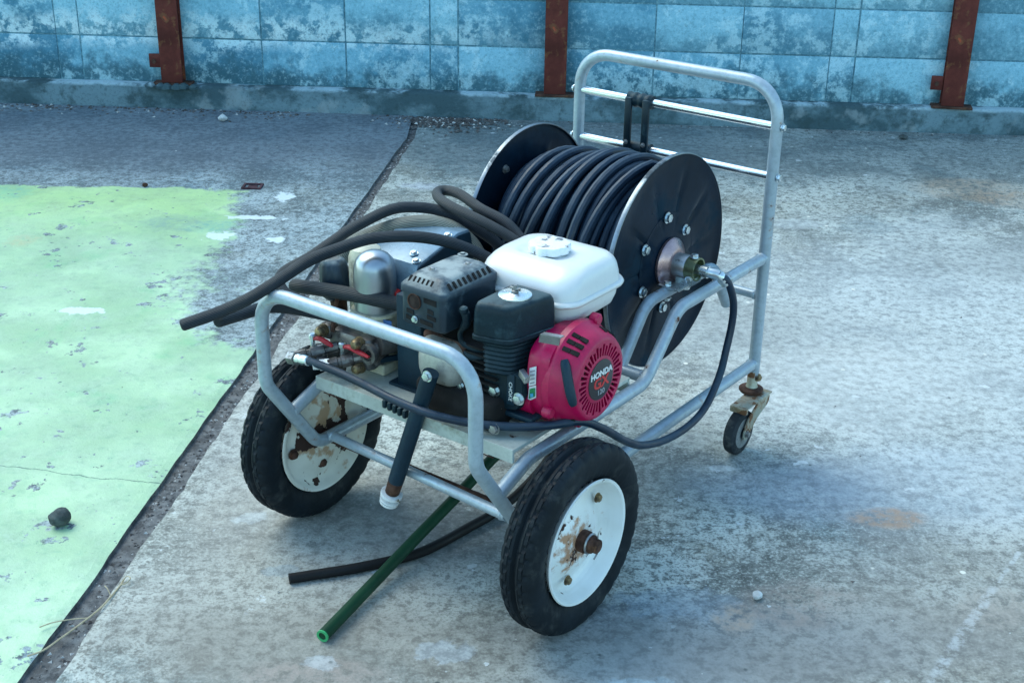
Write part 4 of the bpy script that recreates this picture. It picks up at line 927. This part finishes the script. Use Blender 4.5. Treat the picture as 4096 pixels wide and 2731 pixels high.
# wound hose
rnd = random.Random(5); pts = []
def lay(x0, x1, turns, r, th0, wob, rj, ph):
    n = int(turns * 44); out = []
    for i in range(n):
        u = i / n; th = th0 + u * turns * 2 * PI
        x = x0 + (x1 - x0) * u + wob * math.sin(th * .5 + ph) * math.sin(th * .21 + ph * 2) + wob * .8 * math.sin(th + ph)
        rr_ = r + rj * math.sin(th * .37 + ph) + .0012 * math.sin(th * 2.3)
        if xp is not None:
            w_ = min(1, u * turns / .8); w_ = w_ * w_ * (3 - 2 * w_); x = xp + (x - xp) * w_; rr_ = rp + (rr_ - rp) * w_
        out.append(V((max(-.588, min(-.243, x)), RY + math.cos(th) * rr_, RZ + math.sin(th) * rr_)))
    return out
def lay(x0, x1, turns, r, th0, slant, rj, ph, xp=None, rp=None):
    n = int(turns * 44); out = []
    for i in range(n):
        u = i / n; th = th0 + u * turns * 2 * PI
        s_ = slant * (.55 + .45 * math.sin(th * .13 + ph * 3))
        x = x0 + (x1 - x0) * u + s_ * math.cos(th - .87) + .0025 * math.sin(th * .5 + ph)
        rr_ = r + rj * math.sin(th * .37 + ph) + .0012 * math.sin(th * 2.3)
        out.append(V((max(-.588, min(-.243, x)), RY + math.cos(th) * rr_, RZ + math.sin(th) * rr_)))
    return out
for a_ in ((-.587, -.244, 16.5, .158, 0, .0, .001, .3), (-.247, -.572, 14.5, .1775, 16.5 * 2 * PI, .007, .002, 1.1), (-.545, -.275, 9.25, .1955, 31 * 2 * PI, .036, .003, 2.0), (-.305, -.450, 4.4, .2105, 40.25 * 2 * PI, .058, .002, .6)):
    if pts: seg = lay(*a_, xp=pts[-1].x, rp=math.hypot(pts[-1].y - RY, pts[-1].z - RZ))
    else: seg = lay(*a_)
    pts += seg
b = MB(); b.sweep(pts, .0100, 10)
world_thing(b, 'wound_hose', 'hose', 'long black high-pressure hose wound in many turns on the reel', 'hose', (-.41, RY, RZ))
# pressure hose from pump to reel
hp = [(-.684, -.066, .392), (-.640, -.070, .400), (-.56, -.074, .402), (-.48, -.080, .400), (-.40, -.088, .397), (-.31, -.082, .392), (-.235, -.050, .384), (-.165, -.010, .383), (-.110, .030, .388), (-.078, .080, .386), (-.066, .140, .350), (-.066, .230, .284), (-.068, .300, .245), (-.070, .395, .218), (-.071, .490, .211), (-.073, .565, .228), (-.076, .622, .280), (-.078, .648, .335), (-.078, .664, .390), (-.077, .662, .435), (-.078, .645, .475), (-.085, .633, .500), (-.098, .626, .509)]
base = (-.07, .45, .21); b = MB(); b.sweep(catmull(hp, 8), .0083, 14)
ph = world_thing(b, 'pressure_hose', 'hose', 'thin black hose looping from the pump valve to the reel hub', 'hose', base)
d0 = (V(hp[1]) - V(hp[0])).normalized()
b = MB(); b.lathe_dir([(-.018, .0145), (.002, .0145), (.002, .011), (.008, .0100)], hp[0], d0, 6); sub(b, 'hex_nut', 'steel', ph, base, sharp=.4)
b = MB(); b.lathe_dir([(.004, .0085), (.006, .0108), (.012, .0110), (.014, .0102), (.018, .0102), (.020, .0110), (.030, .0110), (.032, .0102), (.040, .0105), (.042, .0086)], hp[0], d0, 18); sub(b, 'ferrule', 'ferrule', ph, base)
d1 = (V(hp[-3]) - V(hp[-1])).normalized()
b = MB(); b.lathe_dir([(-.006, .009), (0, .0118), (.006, .0118), (.007, .0098), (.010, .0098), (.011, .0118), (.016, .0118), (.017, .0098), (.020, .0098), (.021, .0115), (.026, .0112), (.028, .0086)], hp[-1], d1, 18); sub(b, 'ferrule', 'ferrule', ph, base)
# ribbed suction and return hoses heaped over the pump
def hose(name, mat, label, pts, r, group=None, cut=None, n=16, squash=None):
    base = pts[0]; b = MB(); P_ = catmull(pts, 9); d0_ = (P_[0] - P_[1]).normalized(); P_ = [P_[0] + d0_ * r * .55, P_[0] + d0_ * r * .45, P_[0] + d0_ * r * .2] + P_; b.sweep(P_, [r * .55, r * .78, r * .96] + [r] * (len(P_) - 3), n, True, squash)
    o = world_thing(b, name, mat, label, 'hose', base, group); return o
hose('suction_hose', 'suction', 'ribbed grey hose whose blunt end juts out past the front left corner', [(-.713, -.319, .545), (-.674, -.264, .563), (-.638, -.221, .586), (-.620, -.164, .608), (-.609, -.089, .630), (-.587, -.028, .643), (-.560, .034, .652), (-.504, .080, .657), (-.448, .124, .648), (-.395, .168, .622), (-.36, .22, .58)], .0116)
hose('suction_hose', 'suction', 'ribbed hose arching highest from behind the front hoop towards the white tank', [(-.655, -.05, .515), (-.715, -.060, .530), (-.739, -.040, .555), (-.707, .010, .585), (-.697, .065, .605), (-.689, .122, .622), (-.667, .213, .642), (-.628, .264, .642), (-.583, .294, .632), (-.532, .311, .612), (-.479, .331, .58), (-.44, .345, .54)], .0116)
hose('suction_hose', 'suctionpale', 'pale ribbed hose bent in a flat curve behind the chrome dome', [(-.742, .130, .53), (-.735, .158, .562), (-.693, .184, .590), (-.640, .212, .614), (-.588, .240, .624), (-.545, .266, .614), (-.512, .288, .584), (-.49, .30, .545)], .0160, n=22)
hose('return_hose', 'suction', 'brown-grey hose doubled back in a hairpin in front of the reel', [(-.395, .322, .600), (-.450, .330, .630), (-.521, .333, .645), (-.590, .352, .656), (-.632, .356, .656), (-.642, .338, .655), (-.616, .310, .654), (-.563, .287, .652), (-.480, .283, .640), (-.411, .296, .615), (-.36, .31, .58)], .0112)
hose('suction_hose', 'suction', 'thick black hose lying level across the pump below the regulator cap', [(-.742, -.004, .518), (-.70, .000, .523), (-.633, .010, .528), (-.56, .024, .529), (-.484, .040, .529), (-.43, .055, .525)], .0145)
hose('suction_hose', 'suction', 'dark hose passing behind the front left corner of the hoop', [(-.688, -.255, .538), (-.700, -.205, .528), (-.715, -.150, .516), (-.728, -.090, .502), (-.705, -.045, .490), (-.665, -.010, .478), (-.62, .03, .465)], .0125)
# loose hoses on the ground
def ground_hose(name, mat, cutmat, label, pts, r):
    base = pts[0]; b = MB(); P_ = catmull(pts, 10); b.sweep(P_, r, 18, True)
    o = world_thing(b, name, mat, label, 'hose', base)
    d = (P_[0] - P_[1]).normalized(); b = MB(); b.lathe_dir([(-.002, r * 1.02), (.0015, r * 1.03), (.0016, r * .66), (-.010, r * .62)], P_[0], d, 18, False, False); b.cur = 1; b.lathe_dir([(-.006, r * .66), (-.0065, r * .05)], P_[0], d, 18, False, True)
    sub(b, 'cut_end', [cutmat, 'dark'], o, base); return o
ground_hose('drain_hose', 'blackhose', 'blackhose', 'thin matt black hose curving under the cart onto the concrete', [(-.546, -.246, .011), (-.510, -.196, .011), (-.471, -.141, .011), (-.425, -.062, .011), (-.398, .010, .011), (-.384, .139, .011), (-.376, .204, .014), (-.37, .290, .030), (-.36, .37, .07), (-.34, .42, .15), (-.33, .43, .25), (-.33, .42, .345)], .0105)
ground_hose('green_hose', 'greenhose', 'greencut', 'dark green rubber hose slanting from under the cart to the ground', [(-0.358, -0.345, 0.0140), (-0.389, -0.182, 0.0220), (-0.406, -0.031, 0.0460), (-0.402, 0.097, 0.0880), (-0.389, 0.210, 0.1400), (-0.384, 0.235, 0.1520), (-.380, .262, .21), (-.378, .268, .28), (-.378, .268, .350)], .0122)

# ================================================================== SMALL THINGS
def pebble(name, mat, label, loc, s, seed, cat='stone', sub_=2, flat=.75):
    bm = bmesh.new(); bmesh.ops.create_icosphere(bm, subdivisions=sub_, radius=1); r = random.Random(seed)
    k = [V((r.uniform(-1, 1), r.uniform(-1, 1), r.uniform(-1, 1))).normalized() for _ in range(9)]; dd = [r.uniform(.62, .95) for _ in k]
    for v in bm.verts:
        for q, d in zip(k, dd):
            e = v.co.dot(q)
            if e > d: v.co -= q * (e - d)
        v.co *= r.uniform(.96, 1.04); v.co.z *= flat; v.co *= s
    zmin = min(v.co.z for v in bm.verts)
    for v in bm.verts: v.co.z -= zmin
    me = bpy.data.meshes.new(name); bm.to_mesh(me); bm.free(); me.materials.append(MAT[mat]); o = bpy.data.objects.new(name, me); COL.objects.link(o); o.location = loc; tag(o, label, cat); return o
pebble('stone', 'stone', 'dark angular stone lying alone on the green paint', (-.961, 2.515, .004), .024, 3, sub_=3, flat=.85)
pebble('pebble', 'palestone', 'white pebble on the grey slab near the wall', (-1.256, 5.76, .004), .022, 5)
pebble('pebble', 'palestone', 'pale blue-white stone chip on the brown stain at lower right', (.495, 2.285, .0), .012, 8)
pebble('pebble', 'stone', 'small dark lump at the foot of the wall beyond the handle', (1.64, 5.66, .0), .022, 12, flat=.5)
pebble('pebble', 'rustmetal', 'small brown lump on the far edge of the green paint', (-1.36, 4.84, .004), .011, 15)
# rusty grate
gw = V((-.968, 4.858, .004)); g0 = empty('drain_grate', gw, -.05); tag(g0, 'small rusty rectangular drain frame at the corner of the green paint', 'grate')
b = MB()
for (x0, y0, x1, y1) in ((-.036, -.03, .036, -.022), (-.036, .022, .036, .03), (-.036, -.022, -.028, .022), (.028, -.022, .036, .022)): b.box((x0, y0, 0), (x1, y1, .006))
b.build('frame', 'rustgrate', g0, smooth=False)
b = MB(); b.box((-.016, -.012, 0), (.018, .012, .003)); b.build('cover', 'rustgrate', g0, smooth=False)
# dry stem in the joint
def gpt(u, v): return None
tw = [(-.772, 2.335, -.004), (-.780, 2.27, .002), (-.792, 2.215, .004), (-.812, 2.165, .006), (-.838, 2.115, .006), (-.858, 2.075, .008), (-.880, 2.055, .010)]
b = MB(); b.sweep([V(p) - V(tw[3]) for p in catmull(tw, 5)], .0019, 6); tws = b.build('dry_stem', 'twig', None); tws.location = tw[3]; tag(tws, 'dry straw-coloured plant stem lying in the joint at lower left', 'stem')
b = MB(); b.sweep([V(p) - V(tw[3]) for p in catmull([(-.806, 2.18, .006), (-.835, 2.172, .008), (-.866, 2.158, .010), (-.885, 2.140, .012)], 4)], .0013, 6); b.build('shoot', 'twig', tws)
b = MB(); b.sweep([V(p) - V(tw[3]) for p in catmull([(-.776, 2.30, .0), (-.764, 2.298, .006), (-.758, 2.312, .008), (-.768, 2.322, .006), (-.774, 2.306, .004)], 4)], .0012, 6); b.sweep([V(p) - V(tw[3]) for p in catmull([(-.784, 2.26, .003), (-.794, 2.275, .008), (-.802, 2.285, .008)], 4)], .0011, 6); b.build('tendril', 'twig', tws)

SC.render.engine = 'CYCLES'
